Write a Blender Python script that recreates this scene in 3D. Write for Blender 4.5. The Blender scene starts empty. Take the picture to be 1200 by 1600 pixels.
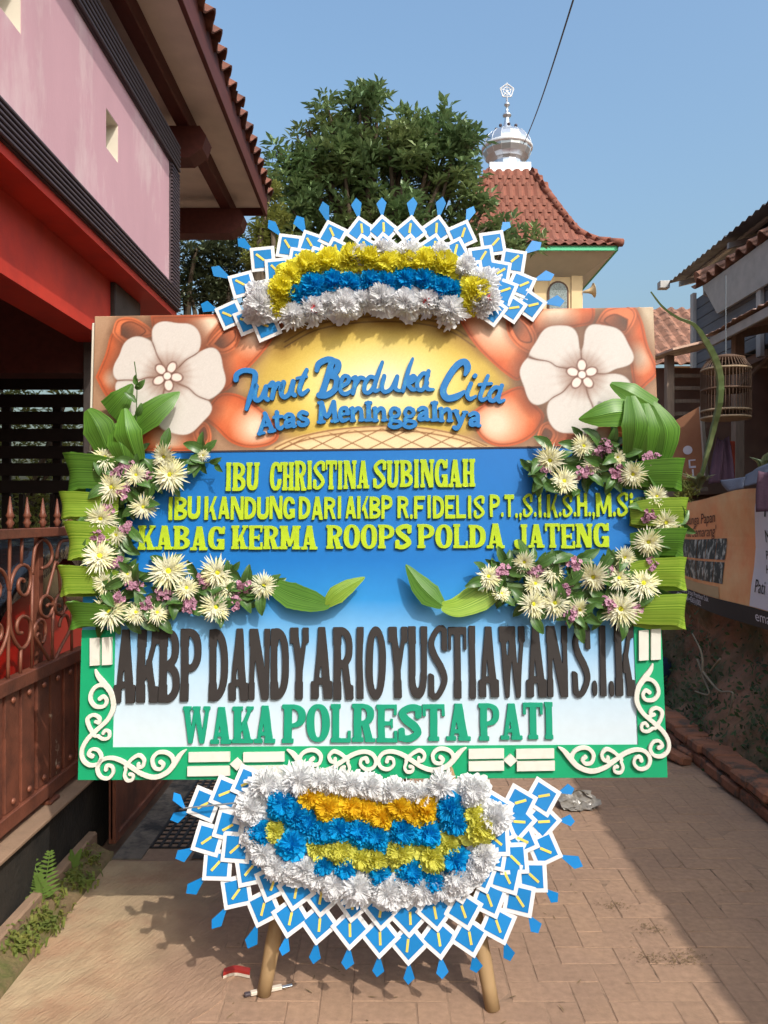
import bpy, bmesh, math, random
import numpy as np
from mathutils import Vector, Matrix, Euler
random.seed(7); RNG = np.random.default_rng(7)
R = math.radians
SC = bpy.context.scene
COL = SC.collection

# ------------------------------------------------------------------ camera, world, sun, exposure
CAMZ, F, CX, CY = 1.58, 1200.0, 600.0, 805.0
cam = bpy.data.cameras.new('camera'); cam.sensor_fit = 'VERTICAL'; cam.sensor_height = 36; cam.lens = 27.0
cam.shift_y = 5/1600; cam.clip_start = 0.05; cam.clip_end = 2000
camo = bpy.data.objects.new('camera', cam); COL.objects.link(camo)
camo.location = (0, 0, CAMZ); camo.rotation_euler = (R(90), 0, 0)
SC.camera = camo

SUN = Vector((0.53, -0.85, 1.0)).normalized()          # towards the sun
w = bpy.data.worlds.new('World'); SC.world = w; w.use_nodes = True
nt = w.node_tree; nt.nodes.clear()
sky = nt.nodes.new('ShaderNodeTexSky'); sky.sky_type = 'NISHITA'; sky.sun_disc = False
sky.sun_elevation = math.asin(SUN.z); sky.sun_rotation = math.atan2(SUN.x, SUN.y)
sky.air_density = 1.8; sky.dust_density = 8.0; sky.ozone_density = 6.0
bg = nt.nodes.new('ShaderNodeBackground'); bg.inputs[1].default_value = 0.15
wo = nt.nodes.new('ShaderNodeOutputWorld')
tint = nt.nodes.new('ShaderNodeMix'); tint.data_type = 'RGBA'; tint.blend_type = 'MULTIPLY'; tint.inputs[0].default_value = 1.0; tint.inputs[7].default_value = (0.95, 1.0, 1.0, 1)
nt.links.new(sky.outputs[0], tint.inputs[6]); nt.links.new(tint.outputs[2], bg.inputs[0]); nt.links.new(bg.outputs[0], wo.inputs[0])
sl = bpy.data.lights.new('sun', 'SUN'); sl.energy = 2.05; sl.angle = R(0.5); sl.color = (1.0, 0.945, 0.86)
slo = bpy.data.objects.new('sun', sl); COL.objects.link(slo)
slo.rotation_euler = SUN.to_track_quat('Z', 'Y').to_euler(); slo.location = (6, -10, 14)
SC.view_settings.view_transform = 'Standard'; SC.view_settings.look = 'None'
SC.view_settings.exposure = 0.74; SC.view_settings.gamma = 1.0; SC.view_settings.use_curve_mapping = False
SC.cycles.max_bounces = 7

# ------------------------------------------------------------------ helpers
def srgb(r, g, b):
    f = lambda c: (c/255/12.92) if c/255 <= 0.04045 else ((c/255+0.055)/1.055)**2.4
    return (f(r), f(g), f(b))

def P(px, py, Y):                                      # a photo pixel at the distance Y
    return Vector(((px-CX)/F*Y, Y, CAMZ+(CY-py)/F*Y))

ALB = 0.80                                             # the painted colours were read off a bright photograph
def mat(name, c, rough=0.7, var=0.18, scale=6.0, bump=0.0, bscale=60.0, metal=0.0, spec=0.35, trans=0.0, rnd=0.0,
        c2=None, c2scale=3.0, c2lo=0.45, c2hi=0.65, stretch=(1, 1, 1), coord='Object', bdist=0.01):
    c = tuple(x*ALB for x in c); c2 = None if c2 is None else tuple(x*ALB for x in c2)
    m = bpy.data.materials.new(name); m.use_nodes = True
    n = m.node_tree.nodes; l = m.node_tree.links; b = n['Principled BSDF']
    tc = n.new('ShaderNodeTexCoord'); mp = n.new('ShaderNodeMapping'); mp.inputs['Scale'].default_value = stretch
    if coord == 'World':
        gp = n.new('ShaderNodeNewGeometry'); l.new(gp.outputs['Position'], mp.inputs[0])
    else: l.new(tc.outputs[coord], mp.inputs[0])
    vec = mp.outputs[0]
    no = n.new('ShaderNodeTexNoise'); no.inputs['Scale'].default_value = scale; no.inputs['Detail'].default_value = 6
    l.new(vec, no.inputs['Vector'])
    mr = n.new('ShaderNodeMapRange'); mr.inputs[1].default_value = 0.25; mr.inputs[2].default_value = 0.75
    mr.inputs[3].default_value = 1-var; mr.inputs[4].default_value = 1+var
    l.new(no.outputs[0], mr.inputs[0])
    col = None
    if c2 is not None:
        n2 = n.new('ShaderNodeTexNoise'); n2.inputs['Scale'].default_value = c2scale; n2.inputs['Detail'].default_value = 8
        n2.inputs['Roughness'].default_value = 0.65
        l.new(vec, n2.inputs['Vector'])
        r2 = n.new('ShaderNodeMapRange'); r2.inputs[1].default_value = c2lo; r2.inputs[2].default_value = c2hi
        l.new(n2.outputs[0], r2.inputs[0])
        mx = n.new('ShaderNodeMix'); mx.data_type = 'RGBA'
        mx.inputs[6].default_value = (*c, 1); mx.inputs[7].default_value = (*c2, 1); l.new(r2.outputs[0], mx.inputs[0])
        col = mx.outputs[2]
    fac = mr.outputs[0]
    if rnd > 0:
        oi = n.new('ShaderNodeObjectInfo'); m3 = n.new('ShaderNodeMapRange')
        m3.inputs[3].default_value = 1-rnd; m3.inputs[4].default_value = 1+rnd; l.new(oi.outputs['Random'], m3.inputs[0])
        mm = n.new('ShaderNodeMath'); mm.operation = 'MULTIPLY'; l.new(fac, mm.inputs[0]); l.new(m3.outputs[0], mm.inputs[1]); fac = mm.outputs[0]
    vm = n.new('ShaderNodeVectorMath'); vm.operation = 'SCALE'
    if col is None: vm.inputs[0].default_value = c
    else: l.new(col, vm.inputs[0])
    l.new(fac, vm.inputs['Scale']); l.new(vm.outputs[0], b.inputs['Base Color'])
    b.inputs['Roughness'].default_value = rough; b.inputs['Metallic'].default_value = metal
    b.inputs['Specular IOR Level'].default_value = spec
    if bump > 0:
        nb = n.new('ShaderNodeTexNoise'); nb.inputs['Scale'].default_value = bscale; nb.inputs['Detail'].default_value = 5
        l.new(vec, nb.inputs['Vector'])
        bp = n.new('ShaderNodeBump'); bp.inputs['Strength'].default_value = bump; bp.inputs['Distance'].default_value = bdist
        l.new(nb.outputs[0], bp.inputs['Height']); l.new(bp.outputs[0], b.inputs['Normal'])
    if trans > 0:
        out = n['Material Output']; t = n.new('ShaderNodeBsdfTranslucent'); ms = n.new('ShaderNodeMixShader')
        ms.inputs[0].default_value = trans; l.new(vm.outputs[0], t.inputs[0])
        l.new(b.outputs[0], ms.inputs[1]); l.new(t.outputs[0], ms.inputs[2]); l.new(ms.outputs[0], out.inputs[0])
    return m

class MB:
    """collects geometry and links it as one mesh object"""
    def __init__(s): s.v = []; s.f = []; s.uv = []; s.hasuv = False
    def add(s, vs, fs, uv=None):
        o = len(s.v); s.v += [tuple(p) for p in vs]; s.f += [tuple(i+o for i in f) for f in fs]
        if uv is not None: s.hasuv = True
        s.uv += list(uv) if uv is not None else [(0, 0)]*len(vs)
    def box(s, a, b, M=None):
        x0, y0, z0 = a; x1, y1, z1 = b
        vs = [Vector(p) for p in ((x0,y0,z0),(x1,y0,z0),(x1,y1,z0),(x0,y1,z0),(x0,y0,z1),(x1,y0,z1),(x1,y1,z1),(x0,y1,z1))]
        if M is not None: vs = [M @ p for p in vs]
        s.add(vs, [(3,2,1,0),(4,5,6,7),(0,1,5,4),(1,2,6,5),(2,3,7,6),(3,0,4,7)])
    def bbox(s, a, b, r=0.006, M=None):                # box with chamfered edges
        x0, y0, z0 = a; x1, y1, z1 = b
        bm = bmesh.new(); bmesh.ops.create_cube(bm, size=1)
        for q in bm.verts: q.co = Vector(((x0+x1)/2+q.co.x*(x1-x0), (y0+y1)/2+q.co.y*(y1-y0), (z0+z1)/2+q.co.z*(z1-z0)))
        bmesh.ops.bevel(bm, geom=list(bm.edges), offset=r, segments=1, affect='EDGES')
        bm.verts.index_update()
        vs = [q.co.copy() for q in bm.verts]
        if M is not None: vs = [M @ p for p in vs]
        s.add(vs, [tuple(q.index for q in f.verts) for f in bm.faces]); bm.free()
    def tube(s, pts, rad, n=8, caps=True):
        pts = [Vector(p) for p in pts]; k = len(pts)
        rad = rad if isinstance(rad, (list, tuple)) else [rad]*k
        vs = []; prev = None
        for i, p in enumerate(pts):
            d = (pts[min(i+1, k-1)]-pts[max(i-1, 0)]).normalized()
            if prev is None:
                a = d.orthogonal().normalized()
            else:
                a = (prev - d*prev.dot(d)).normalized()
            prev = a; b = d.cross(a)
            for j in range(n):
                t = 2*math.pi*j/n; vs.append(p+(a*math.cos(t)+b*math.sin(t))*rad[i])
        fs = [(i*n+j, i*n+(j+1) % n, (i+1)*n+(j+1) % n, (i+1)*n+j) for i in range(k-1) for j in range(n)]
        if caps: fs += [tuple(reversed(range(n))), tuple((k-1)*n+j for j in range(n))]
        s.add(vs, fs)
    def lathe(s, prof, c=(0, 0, 0), n=24, M=None):     # prof: (radius, z)
        vs = []; k = len(prof); c = Vector(c)
        for r, z in prof:
            for j in range(n):
                t = 2*math.pi*j/n; p = Vector((r*math.cos(t), r*math.sin(t), z)); vs.append((M @ p if M is not None else p)+c)
        fs = [(i*n+j, i*n+(j+1) % n, (i+1)*n+(j+1) % n, (i+1)*n+j) for i in range(k-1) for j in range(n)]
        fs += [tuple(reversed(range(n))), tuple((k-1)*n+j for j in range(n))]
        s.add(vs, fs)
    def prism(s, poly, a, b):                          # poly of 3D points swept by vector b-a
        a = Vector(a); b = Vector(b); n = len(poly); poly = [Vector(p) for p in poly]
        vs = [p+a for p in poly]+[p+b for p in poly]
        s.add(vs, [tuple(reversed(range(n))), tuple(range(n, 2*n))]+[(i, (i+1) % n, n+(i+1) % n, n+i) for i in range(n)])
    def creased(s, pts, wid, side, fold=0.0, seg=4):    # a blade with a sharp midrib: two smooth halves
        pts = [Vector(p) for p in pts]; sd = [Vector(q).normalized() for q in side]; k = len(pts)
        for sg in (-1, 1):
            vs = []; uv = []
            for i, p in enumerate(pts):
                d = (pts[min(i+1, k-1)]-pts[max(i-1, 0)]).normalized(); nn = d.cross(sd[i]).normalized()
                for j in range(seg+1):
                    t = j/seg; vs.append(p+sd[i]*wid[i]*t*sg+nn*fold*wid[i]*(t-.35*t*t)); uv.append((i/(k-1), .5+.5*t*sg))
            n = seg+1; fs = [(i*n+j, i*n+j+1, (i+1)*n+j+1, (i+1)*n+j) for i in range(k-1) for j in range(seg)]
            s.add(vs, fs if sg > 0 else [tuple(reversed(f)) for f in fs], uv)
    def ribbon(s, pts, wid, side, fold=0.0, seg=4, nrm=None):   # blade along pts; side: width directions
        k = len(pts); vs = []; uv = []
        for i, p in enumerate(pts):
            p = Vector(p); sd = Vector(side[i]).normalized()
            d = (Vector(pts[min(i+1, k-1)])-Vector(pts[max(i-1, 0)])).normalized(); nn = d.cross(sd).normalized()
            for j in range(seg+1):
                t = j/seg*2-1
                vs.append(p+sd*wid[i]*t+nn*fold*abs(t)*wid[i]); uv.append((i/(k-1), j/seg))
        fs = [(i*(seg+1)+j, i*(seg+1)+j+1, (i+1)*(seg+1)+j+1, (i+1)*(seg+1)+j) for i in range(k-1) for j in range(seg)]
        s.add(vs, fs, uv)
    def mesh(s, name, m, smooth=False):
        me = bpy.data.meshes.new(name); me.from_pydata([tuple(p) for p in s.v], [], s.f)
        if s.hasuv:
            ul = me.uv_layers.new(name='UVMap'); li = np.zeros(len(me.loops), dtype=np.int32); me.loops.foreach_get('vertex_index', li)
            ul.data.foreach_set('uv', np.array(s.uv, dtype=np.float32)[li].ravel())
        if m is not None: me.materials.append(m)
        if smooth: me.polygons.foreach_set('use_smooth', [True]*len(me.polygons))
        me.update(); return me
    def build(s, name, m, parent=None, smooth=False, flip=True):
        me = s.mesh(name, m, smooth)
        if flip:
            bm = bmesh.new(); bm.from_mesh(me); bmesh.ops.recalc_face_normals(bm, faces=list(bm.faces)); bm.to_mesh(me); bm.free()
        return put(name, me, parent)

def put(name, me, parent=None, M=None):
    o = bpy.data.objects.new(name, me); COL.objects.link(o)
    if parent is not None: o.parent = parent
    if M is not None: o.matrix_local = M
    return o
def tag(o, label=None, cat=None, group=None, kind=None):
    if label: o['label'] = label
    if cat: o['category'] = cat
    if group: o['group'] = group
    if kind: o['kind'] = kind
    return o
def thing(name, label, cat, loc=(0, 0, 0), M=None, group=None, kind=None):
    o = bpy.data.objects.new(name, None); COL.objects.link(o); o.empty_display_size = 0.1
    if M is not None: o.matrix_world = M
    else: o.location = loc
    return tag(o, label, cat, group, kind)
def world_child(o):                                    # geometry given in world coordinates under a moved Empty
    p = o.parent
    o.matrix_parent_inverse = p.matrix_basis.inverted(); return o
def spline(pts, n=8):                                  # Catmull-Rom through points
    pts = [Vector(p) for p in pts]; out = []
    for i in range(len(pts)-1):
        p0 = pts[max(i-1, 0)]; p1 = pts[i]; p2 = pts[i+1]; p3 = pts[min(i+2, len(pts)-1)]
        for k in range(n):
            t = k/n
            out.append(0.5*((2*p1)+(p2-p0)*t+(2*p0-5*p1+4*p2-p3)*t*t+(3*p1-p0-3*p2+p3)*t**3))
    out.append(pts[-1]); return out
# ------------------------------------------------------------------ cut letters and scrolls: signed distance shapes -> outlines -> cut foam
def sd_poly(X, Y, pts):
    d = np.full(X.shape, 1e9); ins = np.zeros(X.shape, bool); n = len(pts)
    for i in range(n):
        ax, ay = pts[i]; bx, by = pts[(i+1) % n]
        ex, ey = bx-ax, by-ay; wx, wy = X-ax, Y-ay
        t = np.clip((wx*ex+wy*ey)/(ex*ex+ey*ey+1e-12), 0, 1)
        d = np.minimum(d, (wx-ex*t)**2+(wy-ey*t)**2)
        c = ((ay > Y) != (by > Y)) & (X < (bx-ax)*(Y-ay)/((by-ay) if by != ay else 1e-12)+ax)
        ins ^= c
    return np.where(ins, -1, 1)*np.sqrt(d)
def sd_stroke(X, Y, pts, rad):
    d = np.full(X.shape, 1e9); n = len(pts)
    for i in range(n-1):
        ax, ay = pts[i]; bx, by = pts[i+1]; ra, rb = rad[i], rad[i+1]
        ex, ey = bx-ax, by-ay; wx, wy = X-ax, Y-ay
        t = np.clip((wx*ex+wy*ey)/(ex*ex+ey*ey+1e-12), 0, 1)
        d = np.minimum(d, np.sqrt((wx-ex*t)**2+(wy-ey*t)**2)-(ra+(rb-ra)*t))
    return d
def sp2(pts, n=6):                                     # 2D spline, third value = radius
    q = spline([Vector(p) for p in pts], n)
    return [(v.x, v.y) for v in q], [max(v.z, 1e-4) for v in q]
def sd_oval(X, Y, cx, cy, a, b, e=2.4):
    return ((np.abs((X-cx)/a)**e+np.abs((Y-cy)/b)**e)**(1/e)-1)*min(a, b)

def contours(D, xs, ys):
    H, W = D.shape; D = np.where(np.abs(D) < 1e-7, 1e-7, D); S = D < 0
    segs = {}
    def pt(i, j, k, l):
        t = D[i, j]/(D[i, j]-D[k, l]); return (xs[j]+(xs[l]-xs[j])*t, ys[i]+(ys[k]-ys[i])*t)
    c = S[:-1, :-1].astype(int)+2*S[:-1, 1:]+4*S[1:, 1:]+8*S[1:, :-1]
    for i, j in zip(*np.nonzero((c > 0) & (c < 15))):
        E = {'b': ((i, j), (i, j+1)), 'r': ((i, j+1), (i+1, j+1)), 't': ((i+1, j), (i+1, j+1)), 'l': ((i, j), (i+1, j))}
        T = {1: 'lb', 2: 'br', 3: 'lr', 4: 'rt', 5: 'lbrt', 6: 'bt', 7: 'lt', 8: 'tl', 9: 'tb', 10: 'brtl', 11: 'tr', 12: 'rl', 13: 'rb', 14: 'bl'}[int(c[i, j])]
        for q in range(0, len(T), 2):
            a, b = E[T[q]], E[T[q+1]]
            segs.setdefault(a, []).append(b); segs.setdefault(b, []).append(a)
    loops = []; seen = set()
    for s0 in list(segs):
        if s0 in seen: continue
        lp = [s0]; seen.add(s0); cur = s0
        while True:
            nx = [q for q in segs[cur] if q not in seen]
            if not nx: break
            cur = nx[0]; seen.add(cur); lp.append(cur)
        if len(lp) > 5: loops.append([pt(*a, *b) for a, b in lp])
    return loops
def simplify(lp, tol):
    def rdp(a):
        if len(a) < 3: return a
        p, q = np.array(a[0]), np.array(a[-1]); d = q-p; L = np.hypot(*d)+1e-12
        A = np.array(a); ds = np.abs((A[:, 0]-p[0])*d[1]-(A[:, 1]-p[1])*d[0])/L
        k = int(np.argmax(ds))
        if ds[k] > tol: return rdp(a[:k+1])[:-1]+rdp(a[k:])
        return [a[0], a[-1]]
    h = len(lp)//2
    return rdp(lp[:h+1])[:-1]+rdp(lp[h:]+[lp[0]])[:-1]
def cut_mesh(name, loops, thick, m, bevel=0.0007):     # outlines in metres -> cut foam mesh lying on z=0..thick
    cu = bpy.data.curves.new(name, 'CURVE'); cu.dimensions = '2D'; cu.fill_mode = 'BOTH'
    for lp in loops:
        sp = cu.splines.new('POLY'); sp.points.add(len(lp)-1); sp.use_cyclic_u = True
        sp.points.foreach_set('co', np.array([(x, y, 0, 1) for x, y in lp], dtype=np.float32).ravel())
    cu.extrude = thick/2-bevel; cu.bevel_depth = bevel; cu.bevel_resolution = 0; cu.offset = -bevel
    ob = bpy.data.objects.new(name, cu); COL.objects.link(ob)
    me = bpy.data.meshes.new_from_object(ob.evaluated_get(bpy.context.evaluated_depsgraph_get()))
    bpy.data.objects.remove(ob); bpy.data.curves.remove(cu)
    me.name = name; me.materials.clear(); me.materials.append(m)
    me.transform(Matrix.Translation((0, 0, thick/2))); return me

STY = {'slab': dict(tv=.32, th=.11, b=.12, e=.07), 'black': dict(tv=.33, th=.085, b=.24, e=.03), 'green': dict(tv=.33, th=.10, b=.11, e=.08), 'sans': dict(tv=.29, th=.17, b=0, e=.0)}
WID = {'I': .5, '.': .3, ',': .3, 'M': 1.35, 'W': 1.35, 'i': .45, 'J': .85, 'E': .9, 'L': .85, 'T': .95, 'K': 1.05, 'A': 1.05, 'N': 1.1}
def glyph(ch, X, Y, w, sty):
    p = STY[sty]; tv, th, b, e = p['tv'], p['th'], p['b'], p['e']; S = b > 0
    U = []; V = []
    rect = lambda x0, y0, x1, y1: sd_poly(X, Y, [(x0*w, y0), (x1*w, y0), (x1*w, y1), (x0*w, y1)])
    poly = lambda pts: sd_poly(X, Y, [(x*w, y) for x, y in pts])
    def stem(x, t=tv, y0=0., y1=1., top=True, bot=True):
        U.append(rect(x, y0, x+t, y1))
        if S and bot: U.append(rect(x-e, y0, x+t+e, y0+b))
        if S and top: U.append(rect(x-e, y1-b, x+t+e, y1))
    def ring(x0, y0, x1, y1, tx, ty, ee=2.5):
        o = sd_oval(X, Y, (x0+x1)/2*w, (y0+y1)/2, (x1-x0)/2*w, (y1-y0)/2, ee)
        i = sd_oval(X, Y, (x0+x1)/2*w, (y0+y1)/2, ((x1-x0)/2-tx)*w, (y1-y0)/2-ty, 2.2)
        return np.maximum(o, -i)
    def dee(x0, y0, x1, y1, tx, ty):
        o = sd_oval(X, Y, x0*w, (y0+y1)/2, (x1-x0)*w, (y1-y0)/2, 2.5); o = np.maximum(o, x0*w-X)
        i = sd_oval(X, Y, x0*w, (y0+y1)/2, (x1-x0-tx)*w, (y1-y0)/2-ty, 2.3)
        return np.maximum(o, -i)
    if ch == 'A':
        U += [poly([(.34, 1), (.66, 1), (1-e*.8-.02, 0), (1-tv-e-.03, 0)]), poly([(.36, 1), (.56, 1), (.12+tv*.5, 0), (.05+e, 0)]), rect(.2, .2, .75, .2+th)]
        if S: U += [rect(0, 0, .14+tv*.55+e, b), rect(1-tv-e*2.2, 0, 1, b)]
    elif ch in 'BPR':
        stem(e)
        if S: U.append(rect(e, 1-th, .5, 1))
        if ch == 'B': U += [dee(e+tv*.8, .47, .94, 1, tv*.9, th), dee(e+tv*.8, 0, 1, .53, tv*.9, th)]
        elif ch == 'P': U.append(dee(e+tv*.8, .40, 1, 1, tv*.9, th))
        else:
            U += [dee(e+tv*.8, .44, .95, 1, tv*.9, th), poly([(.42, .5), (.72, .5), (1-e, 0), (1-tv-e, 0)])]
            if S: U.append(rect(1-tv-e*1.5, 0, 1.0, b*.8))
    elif ch in 'CG':
        V.append(poly([(.56, .40), (1.2, .40), (1.2, .66), (.56, .66)])); U.append(ring(0, 0, 1, 1, tv, th))
        if S and ch == 'C': U2 = [rect(.86, .66, 1, 1)]
        else: U2 = []
        if ch == 'G':
            V[0] = poly([(.56, .46), (1.2, .46), (1.2, .68), (.56, .68)])
            U2 += [rect(1-tv, .0 if S else .06, 1, .46), rect(.55, .46-th, 1, .46)]
            if S: U2 += [rect(.86, .68, 1, 1)]
        d = np.maximum(U[0], -V[0]); U = [d]+U2; V = []
    elif ch == 'D': stem(e); U.append(dee(e+tv*.6, 0, 1, 1, tv, th))
    elif ch == 'O': U.append(ring(0, 0, 1, 1, tv, th, 2.3))
    elif ch in 'EFL':
        stem(e)
        if ch in 'EF':
            U += [rect(e, 1-th, .96, 1), rect(e, .5-th/2, .80, .5+th/2)]
            if S: U += [rect(.84, .72, .98, 1), rect(.70, .38, .80, .62)]
        if ch in 'EL':
            U += [rect(e, 0, 1, th)]
            if S: U += [rect(.85, 0, 1, .30)]
    elif ch == 'H': stem(e); stem(1-e-tv); U.append(rect(e, .5-th/2, 1-e, .5+th/2))
    elif ch == 'I': stem(.2 if S else .22, .6 if S else .56)
    elif ch == 'i':
        U += [rect(.22, 0, .78, .68), sd_oval(X, Y, .5*w, .86, .32*w, .12, 2.3)]
    elif ch == 'J':
        t = tv*1.1; stem(1-t-e, t, .2, 1, True, False)
        o = ring(0, -.02, 1-e, .6, tv*1.0, th*1.2); U.append(np.maximum(o, Y-.28)); U.append(sd_oval(X, Y, .19*w, .27, .19*w, .10))
    elif ch == 'K':
        stem(e)
        U += [poly([(.42, .46), (.80, 1), (.98, 1), (.60, .42), (.42, .30)]), poly([(.45, .58), (.66, .62), (1-e, 0), (1-tv-e, 0)])]
        if S: U += [rect(.66, 1-b*.8, 1, 1), rect(1-tv-e*2, 0, 1, b*.9)]
    elif ch == 'M':
        t = tv*.75; stem(e, t); stem(1-e-t, t)
        U += [poly([(e, 1), (e+t+.04, 1), (.56, .12), (.44, .12)]), poly([(1-e-t-.04, 1), (1-e, 1), (.56, .12), (.44, .12)])]
    elif ch == 'N':
        t = tv*(.62 if S else .8); stem(e, t, top=True); stem(1-e-t, t, bot=False)
        U += [poly([(e, 1), (e+tv*1.1, 1), (1-e, 0), (1-e-tv*1.0, 0)])]
    elif ch == 'S':
        r0 = tv*.42*w if S else tv*.46*w; r1 = tv*.52*w; rr = min(r0, .105)
        pts, rad = sp2([(w-rr*1.1, .70, rr*.9), (w*.84, 1-rr*1.25, rr), (w*.5, 1-rr, rr), (rr*1.25, .78, r1*.85), (w*.32, .60, r1), (w*.68, .42, r1), (w-r1*.95, .24, r1*.85), (w*.5, rr, rr), (w*.18, rr*1.3, rr), (rr*1.1, .30, rr*.9)], 6)
        U.append(sd_stroke(X, Y, pts, rad))
        if S: U += [rect(.84, .66, 1, .97), rect(0, .03, .16, .34)]
    elif ch == 'T':
        U += [rect(0, 1-th*1.2, 1, 1)]; stem(.5-tv/2, top=False)
        if S: U += [rect(0, .68, .14, 1), rect(.86, .68, 1, 1)]
    elif ch == 'U':
        stem(e, tv, .3, 1, True, False); stem(1-e-tv*.85, tv*.85, .3, 1, True, False)
        o = ring(e, 0, 1-e, .7, tv*.93, th*1.3); U.append(np.maximum(o, Y-.35))
    elif ch == 'W':
        q = tv*.62
        U += [poly([(.02, 1), (.02+q, 1), (.36, 0), (.22, 0)]), poly([(.42, .95), (.55, .95), (.36, 0), (.24, 0)]), poly([(.38, 1), (.38+q, 1), (.78, 0), (.64, 0)]), poly([(.86, 1), (.98, 1), (.80, 0), (.66, 0)])]
        if S: U += [rect(0, 1-b*.9, .30, 1), rect(.35, 1-b*.9, .63, 1), rect(.76, 1-b*.9, 1, 1)]
    elif ch == 'Y':
        U += [poly([(.05, 1), (.05+tv, 1), (.66, .42), (.34, .42)]), poly([(.80, 1), (.96, 1), (.66, .38), (.45, .46)])]; stem(.5-tv/2, tv, 0, .48, top=False)
        if S: U += [rect(0, 1-b*.9, .08+tv+e, 1), rect(.68, 1-b*.9, 1, 1)]
    elif ch == '.': U.append(sd_oval(X, Y, .5*w, .10, .42*w, .10, 2.4))
    elif ch == ',': U += [sd_oval(X, Y, .5*w, .09, .42*w, .10, 2.4), poly([(.2, .08), (.92, .1), (.5, -.14), (.25, -.12)])]
    d = U[0]
    for q in U[1:]: d = np.minimum(d, q)
    return d
_gc = {}
def letter_mesh(ch, wid, hgt, sty, m, thick):
    ratio = wid/hgt
    n = 56; pad = .18; xs = np.arange(-pad, ratio+pad, 1/n); ys = np.arange(-.2, 1.06+1/n, 1/n)
    X, Y = np.meshgrid(xs, ys)
    jit = random.uniform(-.006, .006)
    D = glyph(ch, X+jit*np.sin(7*Y+jit*900), Y, ratio, sty)-.004
    lps = [simplify(l, .0022) for l in contours(D, xs, ys)]
    lps = [[(x*hgt, y*hgt) for x, y in l] for l in lps if len(l) > 2]
    return cut_mesh('letter', lps, thick, m)
# ------------------------------------------------------------------ the flower board
BL = P(123, 1218, 2.62); BR = P(1042, 1214, 2.58); TLc = P(149, 495, 2.763)
UX = (BR-BL).normalized(); UY = (TLc-BL); UY = (UY-UX*UY.dot(UX)).normalized(); UN = UX.cross(UY)
BW = (BR-BL).length; BH = (TLc-BL).dot(UY)
BM = Matrix(((UX.x, UY.x, UN.x, BL.x), (UX.y, UY.y, UN.y, BL.y), (UX.z, UY.z, UN.z, BL.z), (0, 0, 0, 1)))
def on_plane(px, py, M, off=0.0):                      # where the line of sight meets a leaning plane: local (u, v)
    o = M.translation+M.col[2].xyz*off; n = M.col[2].xyz; c = Vector((0, 0, CAMZ)); d = Vector(((px-CX)/F, 1, (CY-py)/F))
    q = c+d*((o-c).dot(n)/d.dot(n)); L = M.inverted() @ q
    return L.x, L.y
def bl(px, py, off=0.0): return on_plane(px, py, BM, off)

M_foam_edge = mat('board_backing', srgb(225, 220, 205), .8, .06)
M_lime = mat('lime_foam', srgb(176, 202, 30), .75, .12, 26, c2=srgb(160, 188, 34), c2scale=9)
M_black = mat('charcoal_foam', srgb(50, 45, 44), .7, .10, 30, bump=.1, bscale=180, bdist=.002)
M_green = mat('green_foam', srgb(8, 152, 118), .65, .06, 20)
M_frame = mat('green_frame', srgb(6, 160, 108), .6, .04, 14)
M_white = mat('white_foam', srgb(224, 222, 212), .8, .05, 30, .12, 150, c2=srgb(206, 202, 188), c2scale=14, c2lo=.55, c2hi=.75, bdist=.002)
M_sblue = mat('script_blue_foam', srgb(30, 116, 184), .65, .10, 30, c2=srgb(90, 175, 160), c2scale=26, c2lo=.62, c2hi=.75)
M_bamboo = mat('bamboo', srgb(168, 138, 100), .6, .15, 12, stretch=(1, 1, .2), c2=srgb(140, 104, 62), c2scale=18, c2lo=.55, c2hi=.8)
M_bluebg = mat('blue_spray_paint', (0, .1, .5), .55, .03, 30, bump=.06, bscale=220, bdist=.002)
def gradient_blue(m):                                  # sprayed paint: blue fading to near-white lower down the board
    n = m.node_tree.nodes; l = m.node_tree.links
    tc = n.new('ShaderNodeTexCoord'); sx = n.new('ShaderNodeSeparateXYZ'); l.new(tc.outputs['Object'], sx.inputs[0])
    no = n.new('ShaderNodeTexNoise'); no.inputs['Scale'].default_value = 3; l.new(tc.outputs['Object'], no.inputs[0])
    ma = n.new('ShaderNodeMath'); ma.operation = 'MULTIPLY_ADD'; ma.inputs[1].default_value = .05; l.new(no.outputs[0], ma.inputs[0]); l.new(sx.outputs[1], ma.inputs[2])
    cr = n.new('ShaderNodeValToRGB'); e = cr.color_ramp.elements
    mr = n.new('ShaderNodeMapRange'); mr.inputs[1].default_value = 0.05; mr.inputs[2].default_value = 1.2; l.new(ma.outputs[0], mr.inputs[0]); l.new(mr.outputs[0], cr.inputs[0])
    e[0].position = 0.12; e[0].color = (*[x*ALB for x in srgb(208, 222, 232)], 1); e[1].position = 1.0; e[1].color = (*srgb(2, 96, 168), 1)
    for p, c in ((.27, (186, 214, 236)), (.40, (120, 182, 230)), (.50, (40, 140, 212)), (.62, (2, 112, 192))):
        q = e.new(p); q.color = (*[x*ALB for x in srgb(*c)], 1)
    vm = [q for q in n if q.type == 'VECT_MATH'][0]; l.new(cr.outputs[0], vm.inputs[0])
gradient_blue(M_bluebg)

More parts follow.
